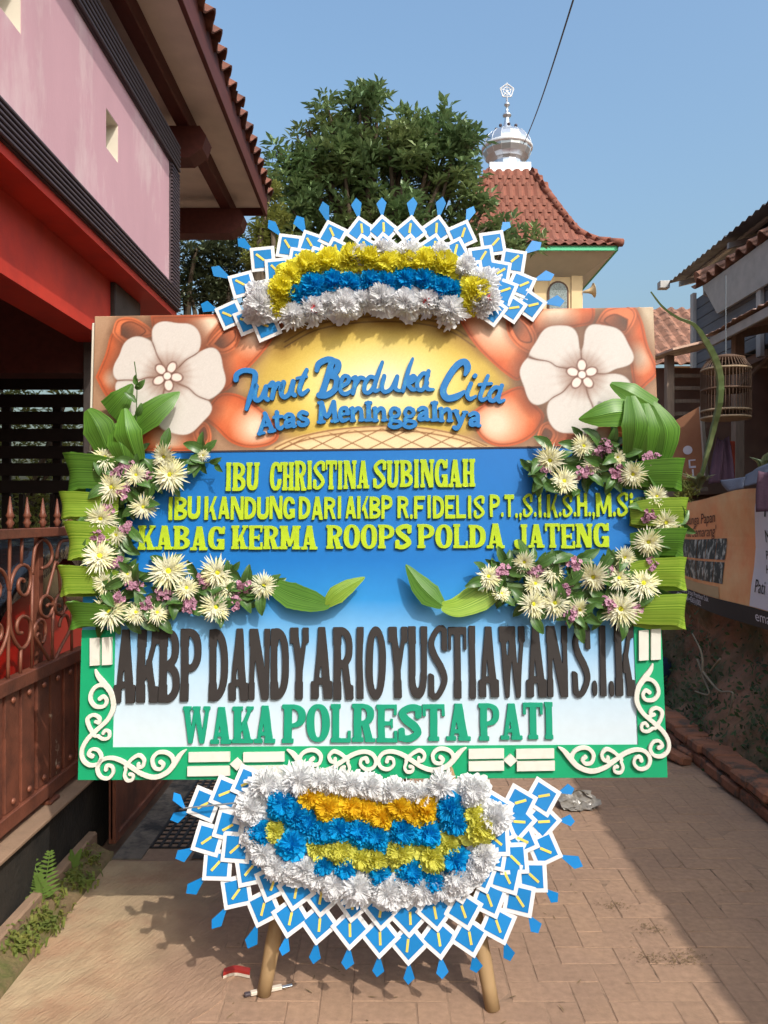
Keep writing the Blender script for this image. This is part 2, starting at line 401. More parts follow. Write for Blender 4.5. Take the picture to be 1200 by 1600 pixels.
board = thing('flower_board', 'tall condolence board with orange airbrushed header, blue middle and lettered white foot', 'flower board', M=BM)
hv = bl(500, 704)[1]                                   # lower edge of the header
b = MB(); b.bbox((0.004, 0.004, -.035), (BW-.004, BH-.02, -.004), .003); b.build('backing_board', M_foam_edge, board)
bp_ = MB(); bp_.box((0, 0, -.0035), (BW, hv-.002, .003)); bp = bp_.build('blue_panel', M_bluebg, board)
lv0 = bl(580, 1165)[1]; lv1 = bl(160, 984)[1]
ul = bl(179, 1080)[0]; ur = bl(993, 1080)[0]
gf = MB(); gf.box((0, 0, .0032), (BW, lv0, .007)); gf.box((0, lv0, .0032), (ul, lv1, .007)); gf.box((ur, lv0, .0032), (BW, lv1, .007))
frame = gf.build('green_frame', M_frame, board)

# --- header: an airbrushed picture, painted into the colour of a fine grid
HW, HH = BW, BH-hv; HOFF = .018                        # the header sheet is hung a little to the right
def paint_header():
    nx, ny = 640, int(640*HH/HW)
    u = np.linspace(HOFF, HW+HOFF, nx+1); v = np.linspace(0, HH, ny+1); U, V = np.meshgrid(u, v)
    K = 440.0; X = U*K; Yp = (HH-V)*K
    def L(px, py): a, c = bl(px, py); return (a*K, (BH-c)*K)
    C = np.zeros(U.shape+(3,))
    col = lambda r, g, b_: np.array([r, g, b_], float)
    C[:] = col(176, 136, 106)
    def over(a, c): 
        nonlocal C
        a = np.clip(a, 0, 1)[..., None]; C = C*(1-a)+(c if isinstance(c, np.ndarray) and c.ndim == 3 else np.broadcast_to(c, C.shape))*a
    ns = np.zeros(U.shape)
    for k in range(7):
        a = RNG.uniform(0, 6.28); f = RNG.uniform(.03, .09); ns += np.sin(X*np.cos(a)*f+Yp*np.sin(a)*f+RNG.uniform(0, 6))/7
    sm = lambda d, w_: np.clip(.5-d/w_, 0, 1)
    # pale corners
    for cx, cy, rr, cc in ((1010, 490, 70, (222, 206, 178)), (150, 500, 40, (196, 160, 130))):
        q = L(cx, cy); over(np.clip(1-np.hypot(X-q[0], Yp-q[1])/rr, 0, 1)*.8, col(*cc))
    # yellow centre
    c0 = L(592, 600); e = np.hypot((X-c0[0])/205, (Yp-c0[1])/112)
    over(np.clip((1.12-e)/.25, 0, 1), col(196, 160, 70))
    over(np.clip((1.0-e)/.45, 0, 1), col(240, 210, 96))
    over(np.clip((.72-e)/.6, 0, 1), col(252, 242, 196))
    def stroke(pts, r, c, soft=2.0, a=1.0, n=10):
        q, _ = sp2([(*L(*p), 1) for p in pts], n); d = sd_stroke(X, Yp, q, [r]*len(q)); over(sm(d, soft)*a, col(*c))
    def region(pts, n=8):
        q = [L(*p) for p in pts]; q = q+[q[0]]
        s = spline([Vector((a, c, 0)) for a, c in q], n); return sd_poly(X, Yp, [(t.x, t.y) for t in s[:-1]])
    # arches over and under the centre
    stroke([(440, 545), (470, 520), (520, 503), (590, 497), (660, 502), (710, 518), (750, 545)], 15, (168, 128, 46), 22, .75)
    for dy in (0, 8): stroke([(445, 535+dy), (490, 510+dy), (540, 499+dy), (600, 495+dy), (660, 499+dy), (705, 511+dy), (742, 535+dy)], .9, (110, 78, 30), 1.6)
    d = region([(400, 712), (440, 690), (500, 674), (560, 667), (600, 665), (650, 667), (700, 674), (750, 690), (790, 712), (600, 716)])
    over(sm(d, 2), col(236, 196, 138)); over(sm(d+10, 14)*.8, col(250, 226, 182))
    lat = np.minimum(np.abs(((X+2.1*Yp) % 46)-23), np.abs(((X-2.1*Yp) % 46)-23)); over(sm(lat-2.0, 2)*sm(d+5, 4), col(150, 104, 62))
    for dy in (0, 7): stroke([(430, 700+dy), (470, 683+dy), (530, 671+dy), (600, 666+dy), (660, 669+dy), (720, 681+dy), (760, 697+dy)], 1, (140, 92, 52), 1.8)
    # orange ribbons: dark brown soft rim, orange body, peach middle
    def ribbon(pts, hi, hr, deep=(210, 94, 48)):
        d = region(pts)
        over(sm(d-3, 16)*.55, col(104, 66, 44)); over(sm(d, 1.6), col(*deep))
        over(sm(d+14, 24)*.65, col(236, 142, 94)); q = L(*hi)
        over(np.clip(1.25-np.hypot(X-q[0], Yp-q[1])/hr, 0, 1)*sm(d+5, 10), col(252, 220, 192))
        over(np.exp(-(d+3.5)**2/1.3)*.75, col(140, 72, 42))
    def loop(pts, inner):
        ribbon(pts, pts[0], 4, (228, 122, 76)); d = region(inner); over(sm(d, 1.5), col(206, 112, 72)); q = L(*inner[0])
        over(np.clip(1.3-np.hypot(X-q[0], Yp-q[1])/26, 0, 1)*sm(d, 2), col(104, 70, 54)); over(np.exp(-d**2/1.5), col(118, 62, 38))
    ribbon([(350, 493), (440, 497), (420, 540), (385, 580), (352, 612), (335, 600), (330, 560), (300, 520), (318, 505)], (405, 520), 40)
    ribbon([(236, 494), (290, 493), (350, 494), (330, 530), (322, 560), (270, 530), (244, 535)], (330, 505), 34)
    ribbon([(338, 620), (352, 614), (380, 620), (415, 645), (436, 676), (425, 694), (392, 700), (362, 692), (338, 670), (318, 650)], (400, 668), 34)
    ribbon([(150, 590), (165, 555), (176, 520), (200, 512), (196, 560), (186, 590), (196, 612), (185, 630), (168, 622)], (178, 592), 16)
    ribbon([(215, 690), (240, 668), (290, 668), (322, 660), (330, 690), (318, 704), (225, 704)], (265, 686), 26)
    loop([(176, 520), (184, 500), (208, 497), (232, 510), (242, 524), (222, 530), (200, 540), (184, 530)], [(190, 524), (192, 508), (208, 504), (228, 518), (206, 530)])
    loop([(322, 540), (345, 515), (366, 508), (376, 524), (368, 545), (345, 554)], [(336, 538), (352, 520), (366, 516), (367, 530), (350, 544)])
    loop([(300, 675), (316, 660), (328, 668), (330, 690), (314, 704), (306, 692)], [(312, 676), (320, 668), (324, 684), (316, 694)])
    ribbon([(716, 498), (745, 480), (790, 477), (832, 478), (836, 520), (826, 560), (812, 594), (790, 585), (756, 555), (735, 530)], (775, 505), 50)
    ribbon([(828, 480), (880, 476), (924, 476), (926, 504), (900, 512), (850, 520), (834, 530)], (868, 492), 34)
    ribbon([(930, 506), (950, 480), (985, 476), (1002, 500), (1012, 540), (1027, 580), (1012, 600), (992, 612), (984, 570), (975, 535)], (996, 560), 24)
    ribbon([(736, 645), (770, 622), (814, 604), (832, 628), (850, 650), (838, 676), (810, 694), (775, 697), (748, 680)], (775, 662), 42)
    ribbon([(842, 690), (856, 660), (900, 668), (960, 660), (990, 650), (1010, 690), (990, 697), (860, 698)], (930, 688), 30)
    loop([(790, 500), (802, 488), (822, 500), (838, 524), (834, 552), (812, 545), (794, 524)], [(798, 508), (806, 498), (822, 512), (830, 534), (812, 532)])
    loop([(930, 506), (946, 484), (980, 478), (994, 492), (984, 516), (972, 524), (950, 512)], [(980, 500), (960, 492), (944, 502), (962, 514), (976, 516)])
    loop([(838, 684), (846, 664), (860, 660), (872, 678), (864, 694), (848, 698)], [(846, 680), (852, 670), (862, 678), (856, 690)])
    # white flowers: five petals, brown creases, a small five-petal middle
    def flower(c, tips, w_, mid0):
        cx, cy = L(*c); T = [L(*t) for t in tips]; ds = []
        for tx, ty in T:
            r = math.hypot(tx-cx, ty-cy); a = math.atan2(ty-cy, tx-cx); xr = ((X-cx)*math.cos(a)+(Yp-cy)*math.sin(a)); yr = (-(X-cx)*math.sin(a)+(Yp-cy)*math.cos(a))
            lump = 1+.05*np.sin(5*np.arctan2(yr, xr-.55*r)+tx)
            t = np.clip(xr/r, 0, 1); ww = w_*(0.30+1.05*t-.35*t**6)
            ds.append(np.maximum(((np.abs((xr-.52*r)/(.50*r))**2.6+np.abs(yr/ww)**2.3)**(1/2.4)-lump)*ww*.8, -1e9))
        D = np.min(ds, 0); srt = np.sort(np.array(ds), 0)
        over(sm(D-6, 26)*.8, col(88, 58, 46)); over(sm(D, 1.6), col(222, 214, 208))
        rad = np.hypot(X-cx, Yp-cy); ang = np.arctan2(Yp-cy, X-cx)
        over(sm(D, 2)*np.exp(-((srt[1]-srt[0])/5)**2)*np.clip(1.15-rad/78, 0, 1)*.55, col(150, 118, 106))
        over(sm(D, 2)*np.exp(-((srt[1]-srt[0])/1.5)**2)*sm(srt[1]-6, 4)*np.clip((rad-16)/8, 0, 1), col(108, 70, 56))
        over(sm(D, 2)*(np.sin(ang*23+ns*3)*.5+.5)**2*np.clip(1-rad/60, 0, 1)*.35, col(176, 142, 130))
        over(np.clip(1.25-rad/34, 0, 1)*.75*sm(D, 2), col(128, 84, 66))
        for k in range(5):
            a = mid0+k*math.tau/5; mx, my = cx+15*math.cos(a), cy+15*math.sin(a)
            xr = (X-mx)*math.cos(a)+(Yp-my)*math.sin(a); yr = -(X-mx)*math.sin(a)+(Yp-my)*math.cos(a); d = (np.hypot(xr/8.5, yr/6.2)-1)*7
            over(sm(d-1.6, 2.4), col(104, 66, 56)); over(sm(d, 1.6), col(250, 228, 218))
        d = rad-5.8; over(sm(d-1.6, 2), col(104, 66, 56)); over(sm(d, 1.6), col(252, 236, 226))
    flower((262, 588), [(188, 553), (282, 506), (350, 584), (300, 672), (196, 640)], 43, -1.1)
    flower((909, 586), [(846, 524), (968, 522), (816, 592), (888, 676), (974, 640)], 43, -1.57)
    C += ns[..., None]*4+RNG.normal(0, 2.5, U.shape)[..., None]
    C = np.clip(C/255, 0, 1); lin = np.where(C <= .04045, C/12.92, ((C+.055)/1.055)**2.4)
    N = (nx+1)*(ny+1); idx = np.arange(N).reshape(ny+1, nx+1)
    co = np.stack([U, V+hv, np.full(U.shape, .0045)], -1).reshape(-1, 3)
    fa = np.stack([idx[:-1, :-1], idx[:-1, 1:], idx[1:, 1:], idx[1:, :-1]], -1).reshape(-1, 4)
    me = bpy.data.meshes.new('header_panel'); me.vertices.add(N); me.vertices.foreach_set('co', co.astype(np.float32).ravel())
    me.loops.add(fa.size); me.loops.foreach_set('vertex_index', fa.astype(np.int32).ravel())
    me.polygons.add(len(fa)); me.polygons.foreach_set('loop_start', (np.arange(len(fa))*4).astype(np.int32)); me.update(calc_edges=True)
    at = me.color_attributes.new('paint', 'FLOAT_COLOR', 'POINT'); at.data.foreach_set('color', np.concatenate([lin.reshape(-1, 3)*ALB*.86, np.ones((N, 1))], 1).astype(np.float32).ravel())
    # turned edge of the sheet
    bm = bmesh.new(); bm.from_mesh(me); be = [e for e in bm.edges if e.is_boundary]
    r = bmesh.ops.extrude_edge_only(bm, edges=be)
    for q in r['geom']:
        if isinstance(q, bmesh.types.BMVert): q.co.z = -.003
    bm.to_mesh(me); bm.free()
    m = mat('airbrushed_header', (.5, .5, .5), .55, .0, bump=.05, bscale=240, bdist=.002)
    n = m.node_tree.nodes; a = n.new('ShaderNodeAttribute'); a.attribute_name = 'paint'
    m.node_tree.links.new(a.outputs['Color'], [q for q in n if q.type == 'VECT_MATH'][0].inputs[0]); me.materials.append(m)
    return put('header_panel', me, board)
header = paint_header()
b = MB(); b.box((.002, hv-.0018, .0034), (BW, hv+.004, .0052)); b.build('seam', mat('seam', srgb(60, 50, 60), .8), header)

# --- lines of cut letters: (text, left, right, baseline left/right, cap line left/right, style, thickness)
def word(txt, x0, x1, yb0, yb1, yt0, yt1, sty, m, panel, thick=.009, gap=.05, z=.0035):
    wd = [WID.get(c, 1.0) for c in txt]; tot = sum(wd)+gap*(len(txt)-1); x = 0
    for c, q in zip(txt, wd):
        t0 = x/tot; t1 = (x+q)/tot; x += q+gap
        xa, xb = x0+(x1-x0)*t0, x0+(x1-x0)*t1; tm = (t0+t1)/2
        yb = yb0+(yb1-yb0)*tm+random.uniform(-1, 1); yt = yt0+(yt1-yt0)*tm+random.uniform(-1, 1)
        a = bl(xa, yb, z); r = bl(xb, yb, z); tp = bl((xa+xb)/2, yt, z)
        me = letter_mesh(c, r[0]-a[0], tp[1]-a[1], sty, m, thick)
        put('letter', me, panel, Matrix.Translation((a[0], a[1], z)) @ Matrix.Rotation(math.atan2(r[1]-a[1], r[0]-a[0])+random.uniform(-.006, .006), 4, 'Z'))
for t in (('IBU', 352, 405, 768, 767, 724, 723), ('CHRISTINA', 422, 577, 767, 764, 722, 720), ('SUBINGAH', 583, 742, 763, 761, 720, 717),
          ('KABAG', 216, 351, 860, 859, 822, 822), ('KERMA', 362, 496, 859, 858, 822, 821), ('ROOPS', 510, 643, 858, 858, 821, 820), ('POLDA', 652, 788, 857, 857, 820, 819), ('JATENG', 803, 951, 857, 856, 819, 818)):
    word(*t, 'slab', M_lime, bp)
for t in (('IBU', 262, 313, 812, 812, 777, 776), ('KANDUNG', 320, 461, 812, 812, 776, 776), ('DARI', 467, 535, 812, 811, 776, 776), ('AKBP', 539, 613, 811, 811, 776, 775), ('R.FIDELIS', 621, 757, 811, 810, 775, 774), ('P.T.,S.I.K.S.H.,', 765, 929, 809, 808, 773, 771), ('M.Si.', 931, 997, 808, 808, 771, 770)):
    word(*t, 'sans', M_lime, bp, gap=.08)
for t in (('AKBP', 178, 314, 1099, 1095, 985, 982), ('DANDY', 327, 482, 1095, 1092, 983, 981), ('ARIO', 487, 603, 1092, 1091, 980, 980), ('YUSTIAWAN', 607, 888, 1091, 1088, 980, 977), ('S.I.K', 895, 991, 1087, 1086, 978, 976)):
    word(*t, 'black', M_black, bp, gap=.07)
for t in (('WAKA', 286, 430, 1162, 1160, 1104, 1103), ('POLRESTA', 441, 735, 1160, 1157, 1101, 1099), ('PATI', 748, 866, 1156, 1155, 1099, 1097)):
    word(*t, 'green', M_green, bp, gap=.05)

# --- brush lettering and the serif line on the header (strokes traced from the photograph, in its pixels)
def traced(strokes, m, panel, ox, oy, sc, thick=.013, z=.0052, name='letter', holes=()):
    px = lambda x, y: bl(ox+x*sc, oy+y*sc, z)
    k = (px(100, 0)[0]-px(0, 0)[0])/100
    allp = []; D = None; S = []
    for st in strokes:
        q = [(*px(x, y), r*k) for x, y, r in st]; S.append(sp2(q, 7)); allp += q
    x0 = min(p[0]-p[2] for p in allp); x1 = max(p[0]+p[2] for p in allp); y0 = min(p[1]-p[2] for p in allp); y1 = max(p[1]+p[2] for p in allp)
    h = max(x1-x0, y1-y0)/90; h = max(h, .0011); xs = np.arange(x0-3*h, x1+4*h, h); ys = np.arange(y0-3*h, y1+4*h, h); X, Y = np.meshgrid(xs, ys)
    for pts, rad in S:
        d = sd_stroke(X, Y, pts, rad); D = d if D is None else np.minimum(D, d)
    lps = [simplify(l, .0004) for l in contours(D, xs, ys)]; lps = [l for l in lps if len(l) > 2]
    cx, cy = x0, y0; lps = [[(x-cx, y-cy) for x, y in l] for l in lps]
    return put(name, cut_mesh(name, lps, thick, m), panel, Matrix.Translation((cx, cy, z)))
r_ = 11
def ss(r, *st): return [[(x, y, r if len(p) == 0 else p[0]) for x, y, *p in s] for s in st]
SCRIPT = [
 ss(11, [(52, 306), (56, 284), (84, 268), (118, 270), (132, 284), (126, 330), (110, 380), (96, 428, 8)]),
 ss(10, [(136, 330), (128, 374), (140, 392), (160, 378), (178, 334)], [(176, 336), (172, 374), (184, 388)]),
 ss(10, [(192, 330), (205, 318), (210, 340), (202, 382)], [(208, 350), (226, 322), (240, 330), (238, 346)]),
 ss(10, [(250, 316), (240, 360), (254, 378), (276, 360), (290, 312)], [(289, 316), (284, 356), (296, 370)]),
 ss(10, [(346, 264, 8), (330, 300), (316, 344), (326, 366), (352, 348, 7)], [(306, 300, 7), (344, 292, 7)]),
 ss(13, [(388, 268, 9), (396, 240), (430, 222), (452, 224)], [(452, 226), (430, 300), (408, 364), (398, 370)], [(448, 226), (476, 236), (470, 268), (440, 286)], [(440, 288), (470, 300), (464, 344), (430, 370), (402, 372)]),
 ss(9, [(484, 336), (516, 318), (520, 296), (500, 292), (484, 326), (490, 358), (512, 364), (540, 344, 6)]),
 ss(9, [(538, 300), (550, 296), (546, 326), (538, 362)], [(546, 330), (566, 298), (582, 300)]),
 ss(9, [(632, 300), (608, 294), (588, 322), (586, 354), (606, 358), (628, 330)], [(660, 232, 7), (644, 276), (628, 330), (630, 352), (650, 346, 6)]),
 ss(9, [(668, 290), (658, 336), (670, 356), (698, 342), (722, 292)], [(722, 292), (714, 340), (732, 352, 7)]),
 ss(9, [(786, 218, 6), (768, 266), (746, 352)], [(756, 318), (786, 290), (796, 304), (764, 322)], [(764, 322), (784, 346), (808, 344, 6)]),
 ss(9, [(850, 286), (828, 280), (806, 312), (808, 344), (828, 346), (846, 318)], [(852, 270), (842, 316), (848, 344), (872, 346, 6)]),
 ss(14, [(1004, 284, 8), (1014, 256), (1002, 232), (972, 244), (936, 292), (912, 348), (928, 382), (968, 376), (1000, 356, 8)]),
 ss(9, [(1028, 322), (1012, 366), (1024, 386), (1048, 374, 6)], [(1042, 292, 9), (1046, 288, 9)]),
 ss(9, [(1098, 290, 8), (1082, 330), (1066, 376), (1076, 390), (1096, 380, 6)], [(1062, 326, 7), (1112, 322, 7)]),
 ss(9, [(1150, 342), (1128, 338), (1106, 362), (1106, 388), (1124, 392), (1144, 370)], [(1156, 330), (1142, 376), (1146, 396), (1166, 390, 6)]),
]
SERIF = [
 ss(9, [(150, 530), (176, 450, 7)], [(172, 446), (204, 518)], [(160, 496, 7), (192, 492, 7)], [(146, 530, 7), (168, 526, 7)], [(190, 520, 8), (212, 516, 8)]),
 ss(9, [(222, 440), (224, 496), (238, 508), (250, 498, 6)], [(210, 462, 7), (244, 458, 7)]),
 ss(9, [(256, 462), (270, 450), (288, 458), (290, 496), (300, 498, 6)], [(286, 472), (262, 480), (262, 500), (286, 494)]),
 ss(9, [(346, 446), (328, 440), (314, 452), (326, 466), (348, 474), (344, 490), (322, 494), (312, 484)]),
 ss(10, [(408, 402), (404, 480)], [(408, 402), (430, 460, 8), (458, 398)], [(458, 398), (464, 476)], [(394, 482, 7), (418, 480, 7)], [(450, 478, 7), (474, 476, 7)], [(396, 402, 7), (410, 402, 7)]),
 ss(9, [(486, 450, 6), (518, 446, 6)], [(518, 446), (510, 424), (490, 428), (484, 454), (494, 476), (520, 468, 6)]),
 ss(9, [(536, 424), (538, 474)], [(540, 440), (558, 424), (572, 434), (574, 472)], [(530, 476, 6), (546, 474, 6)], [(566, 474, 6), (584, 472, 6)], [(528, 424, 6), (538, 424, 6)]),
 ss(10, [(602, 402), (604, 470)], [(592, 474, 7), (616, 472, 7)], [(592, 402, 7), (612, 401, 7)]),
 ss(9, [(630, 424), (632, 474)], [(634, 440), (652, 424), (666, 434), (668, 472)], [(624, 476, 6), (640, 474, 6)], [(660, 474, 6), (678, 472, 6)], [(622, 424, 6), (632, 424, 6)]),
 ss(8, [(728, 430), (706, 424), (694, 440), (702, 458), (722, 456), (730, 440), (716, 424)], [(700, 462, 7), (694, 474, 7), (730, 480), (736, 494), (712, 504), (690, 496), (696, 482)]),
 ss(8, [(788, 430), (766, 424), (754, 440), (762, 458), (782, 456), (790, 440), (776, 424)], [(760, 462, 7), (754, 474, 7), (790, 480), (796, 494), (772, 504), (750, 496), (756, 482)]),
 ss(9, [(812, 430), (826, 422), (842, 430), (844, 468), (854, 470, 6)], [(840, 442), (818, 452), (816, 470), (840, 466)]),
 ss(10, [(876, 402), (878, 470)], [(866, 474, 7), (890, 472, 7)], [(866, 402, 7), (886, 401, 7)]),
 ss(9, [(904, 426), (906, 474)], [(908, 442), (926, 428), (940, 438), (940, 474)], [(898, 476, 6), (914, 476, 6)], [(932, 476, 6), (950, 476, 6)], [(896, 426, 6), (906, 426, 6)]),
 ss(9, [(964, 436), (984, 484)], [(1004, 440, 7), (984, 488), (970, 508), (958, 504)], [(954, 436, 6), (974, 436, 6)], [(996, 440, 6), (1012, 441, 6)]),
 ss(9, [(1024, 452), (1040, 444), (1056, 454), (1056, 492), (1066, 496, 6)], [(1054, 466), (1030, 474), (1028, 492), (1052, 490)]),
]
for st in SCRIPT+SERIF: traced(st, M_sblue, header, 350, 480, .375)

# --- white cut scrolls and bars on the green frame
UNIT = [[(1085, 62, 3), (1055, 82, 11), (1025, 118, 14), (980, 168, 13), (910, 194, 12), (840, 178, 11), (780, 138, 11), (720, 100, 11), (660, 84, 10), (612, 98, 10), (590, 138, 10), (606, 178, 9), (646, 188, 9), (676, 162, 8), (672, 130, 8), (645, 122, 9), (638, 142, 11)],
        [(1014, 128, 9), (1004, 92, 10), (968, 70, 10), (924, 72, 10), (896, 104, 10), (906, 146, 9), (938, 154, 9), (956, 132, 9), (940, 118, 11)],
        [(744, 136, 8), (780, 98, 9), (822, 78, 10), (850, 102, 9), (842, 134, 9), (818, 140, 8), (818, 122, 9)],
        [(748, 146, 8), (738, 178, 8), (752, 204, 8), (780, 200, 8), (786, 178, 7), (768, 172, 9)]]
def scroll(curl, tail, flip, wide):                    # the same flourish laid from its curl end to its tail tip
    (cx, cy), (tx, ty) = curl, tail; L = math.hypot(tx-cx, ty-cy); ex = ((tx-cx)/L, (ty-cy)/L); ey = (-ex[1], ex[0])
    st = []
    for s in UNIT:
        q = []
        for x, y, r in s:
            a = (x-585)/500*L; c = (y-135)/150*wide*(-1 if flip else 1)
            q.append((cx+ex[0]*a+ey[0]*c, cy+ex[1]*a+ey[1]*c, r*.27*(L/138)**.5))
        st.append(q)
    return traced(st, M_white, frame, 0, 0, 1, .011, .0073, 'scroll')
scroll((590, 1187), (728, 1187), False, 40); scroll((589, 1187), (449, 1190), True, 40)
scroll((152, 1200), (293, 1193), False, 46); scroll((1016, 1185), (872, 1188), True, 44)
scroll((140, 1196), (172, 1050), False, 46); scroll((1034, 1182), (998, 1042), True, 44)
def bar(c):
    q = [bl(x, y, .0073) for x, y in c]; m = MB(); m.prism([(x, y, 0) for x, y in q], (0, 0, .0073), (0, 0, .018)); m.build('white_bar' if len(c) == 4 and abs(c[0][1]-c[1][1]) < 6 else 'white_diamond', M_white, frame)
for x0, y0, x1, y1 in ((296, 1175, 360, 1190), (294, 1197, 360, 1212), (381, 1175, 445, 1190), (381, 1196, 445, 1211), (732, 1170, 787, 1185), (732, 1189, 787, 1204), (806, 1170, 865, 1185), (807, 1189, 866, 1204), (142, 997, 157, 1040), (161, 996, 176, 1039), (997, 985, 1012, 1032), (1016, 983, 1031, 1031)):
    bar([(x0, y0), (x1, y0-1), (x1, y1-1), (x0, y1)])
for x, y in ((371, 1193), (797, 1187)): bar([(x, y-10), (x+11, y), (x, y+10), (x-11, y)])

# --- bamboo legs
def leg(foot, top, r=.024):
    f, t = Vector(foot), Vector(top); m = MB(); pts = [f.lerp(t, k/24) for k in range(25)]
    m.tube(pts, [r*(1.0-.12*k/24)*(1.10 if k % 5 == 2 else 1) for k in range(25)], 14)
    return world_child(m.build('leg', M_bamboo, board, True))
leg(P(770, 1568, 2.455).xy.to_3d(), (.04, 2.83, 1.75)); leg(P(412, 1550, 2.53).xy.to_3d(), (-.10, 2.83, 1.75)); leg((.12, 3.55, 0), (.0, 2.86, 1.7))
m_ = MB()
for vv in (.18, .9, 1.45): m_.bbox((.02, vv-.02, -.065), (BW-.02, vv+.02, -.036), .003)
m_.build('cross_batten', M_bamboo, board)
# ------------------------------------------------------------------ paper crests: fans of cards, drops and crepe-paper flowers
M_card = mat('white_card', srgb(224, 224, 226), .75, .03, 12)
M_cblue = mat('blue_card', srgb(0, 124, 194), .6, .05, 16, rnd=.06)
M_tab = mat('yellow_tab', srgb(228, 206, 96), .7, .06, 16, rnd=.10)
M_drop = mat('blue_drop', srgb(0, 124, 196), .55, .07, 14, rnd=.08)
CREPE = {'white': mat('white_crepe', srgb(250, 250, 252), .85, .04, 3, trans=.4),
         'blue': mat('blue_crepe', srgb(6, 172, 236), .6, .12, 3, trans=.35, rnd=.1),
         'yellow': mat('yellow_crepe', srgb(255, 246, 84), .75, .06, 3, trans=.4, rnd=.05),
         'golden': mat('golden_crepe', srgb(255, 216, 44), .75, .06, 3, trans=.4, rnd=.05),
         'pale_yellow': mat('pale_yellow_crepe', srgb(240, 236, 110), .75, .06, 3, trans=.4, rnd=.05)}
M_red = mat('red_crepe', srgb(214, 40, 50), .7, .1, 30)
M_wire = mat('grey_wire', srgb(120, 126, 132), .5, .1)

def crepe_mesh(name, m, rng, fringe):                  # ruffled paper pompom of unit radius facing +z
    B = MB()
    for ly in range(6):
        n = 60; rings = 5; Rr = 1.0-.12*ly; lift = .10+.16*ly
        ph = rng.uniform(0, 6.28, 6); amp = .13+.035*ly; vs = []
        fr = rng.integers(6, 10); jag = rng.uniform(-1, 1, n)
        for i in range(rings+1):
            t = i/rings
            for j in range(n):
                a = 2*math.pi*j/n+rng.uniform(-.03, .03)*t
                ruf = math.sin(fr*a+ph[0])*.55+math.sin((fr*2+1)*a+ph[1])*.45+math.sin(17*a+ph[2])*.35+rng.uniform(-.4, .4)*.35+math.sin(29*a+ph[4])*.18
                rad = Rr*t*(1+.12*math.sin(3*a+ph[3])*t)
                if i == rings: rad += Rr*(.06+fringe*.16)*jag[j]
                z = lift+amp*ruf*t**1.3+(.10+.11*ly)*t*t-.30*t*t*(1 if ly < 2 else 0)
                vs.append((rad*math.cos(a), rad*math.sin(a), z))
        fs = []
        for i in range(rings):
            for j in range(n):
                if i == rings-1 and fringe > .5 and rng.random() < .28: continue
                fs.append((i*n+j, i*n+(j+1) % n, (i+1)*n+(j+1) % n, (i+1)*n+j))
        B.add(vs, fs)
    return B.mesh(name, m)
CM = {k: [crepe_mesh('crepe_flower', m, np.random.default_rng(50+q+len(k)), .9 if k == 'white' and q % 2 else .22) for q in range(5)] for k, m in CREPE.items()}
def heart_mesh():
    B = MB()
    for k in range(9):
        a = k*2.4; r = .10*k**.5; B.lathe([(.02, -.05), (.13, .02), (.10, .12), (.02, .17)], (r*math.cos(a), r*math.sin(a), .75+random.uniform(-.04, .1)), 7)
    return B.mesh('red_heart', M_red)
HM = heart_mesh()

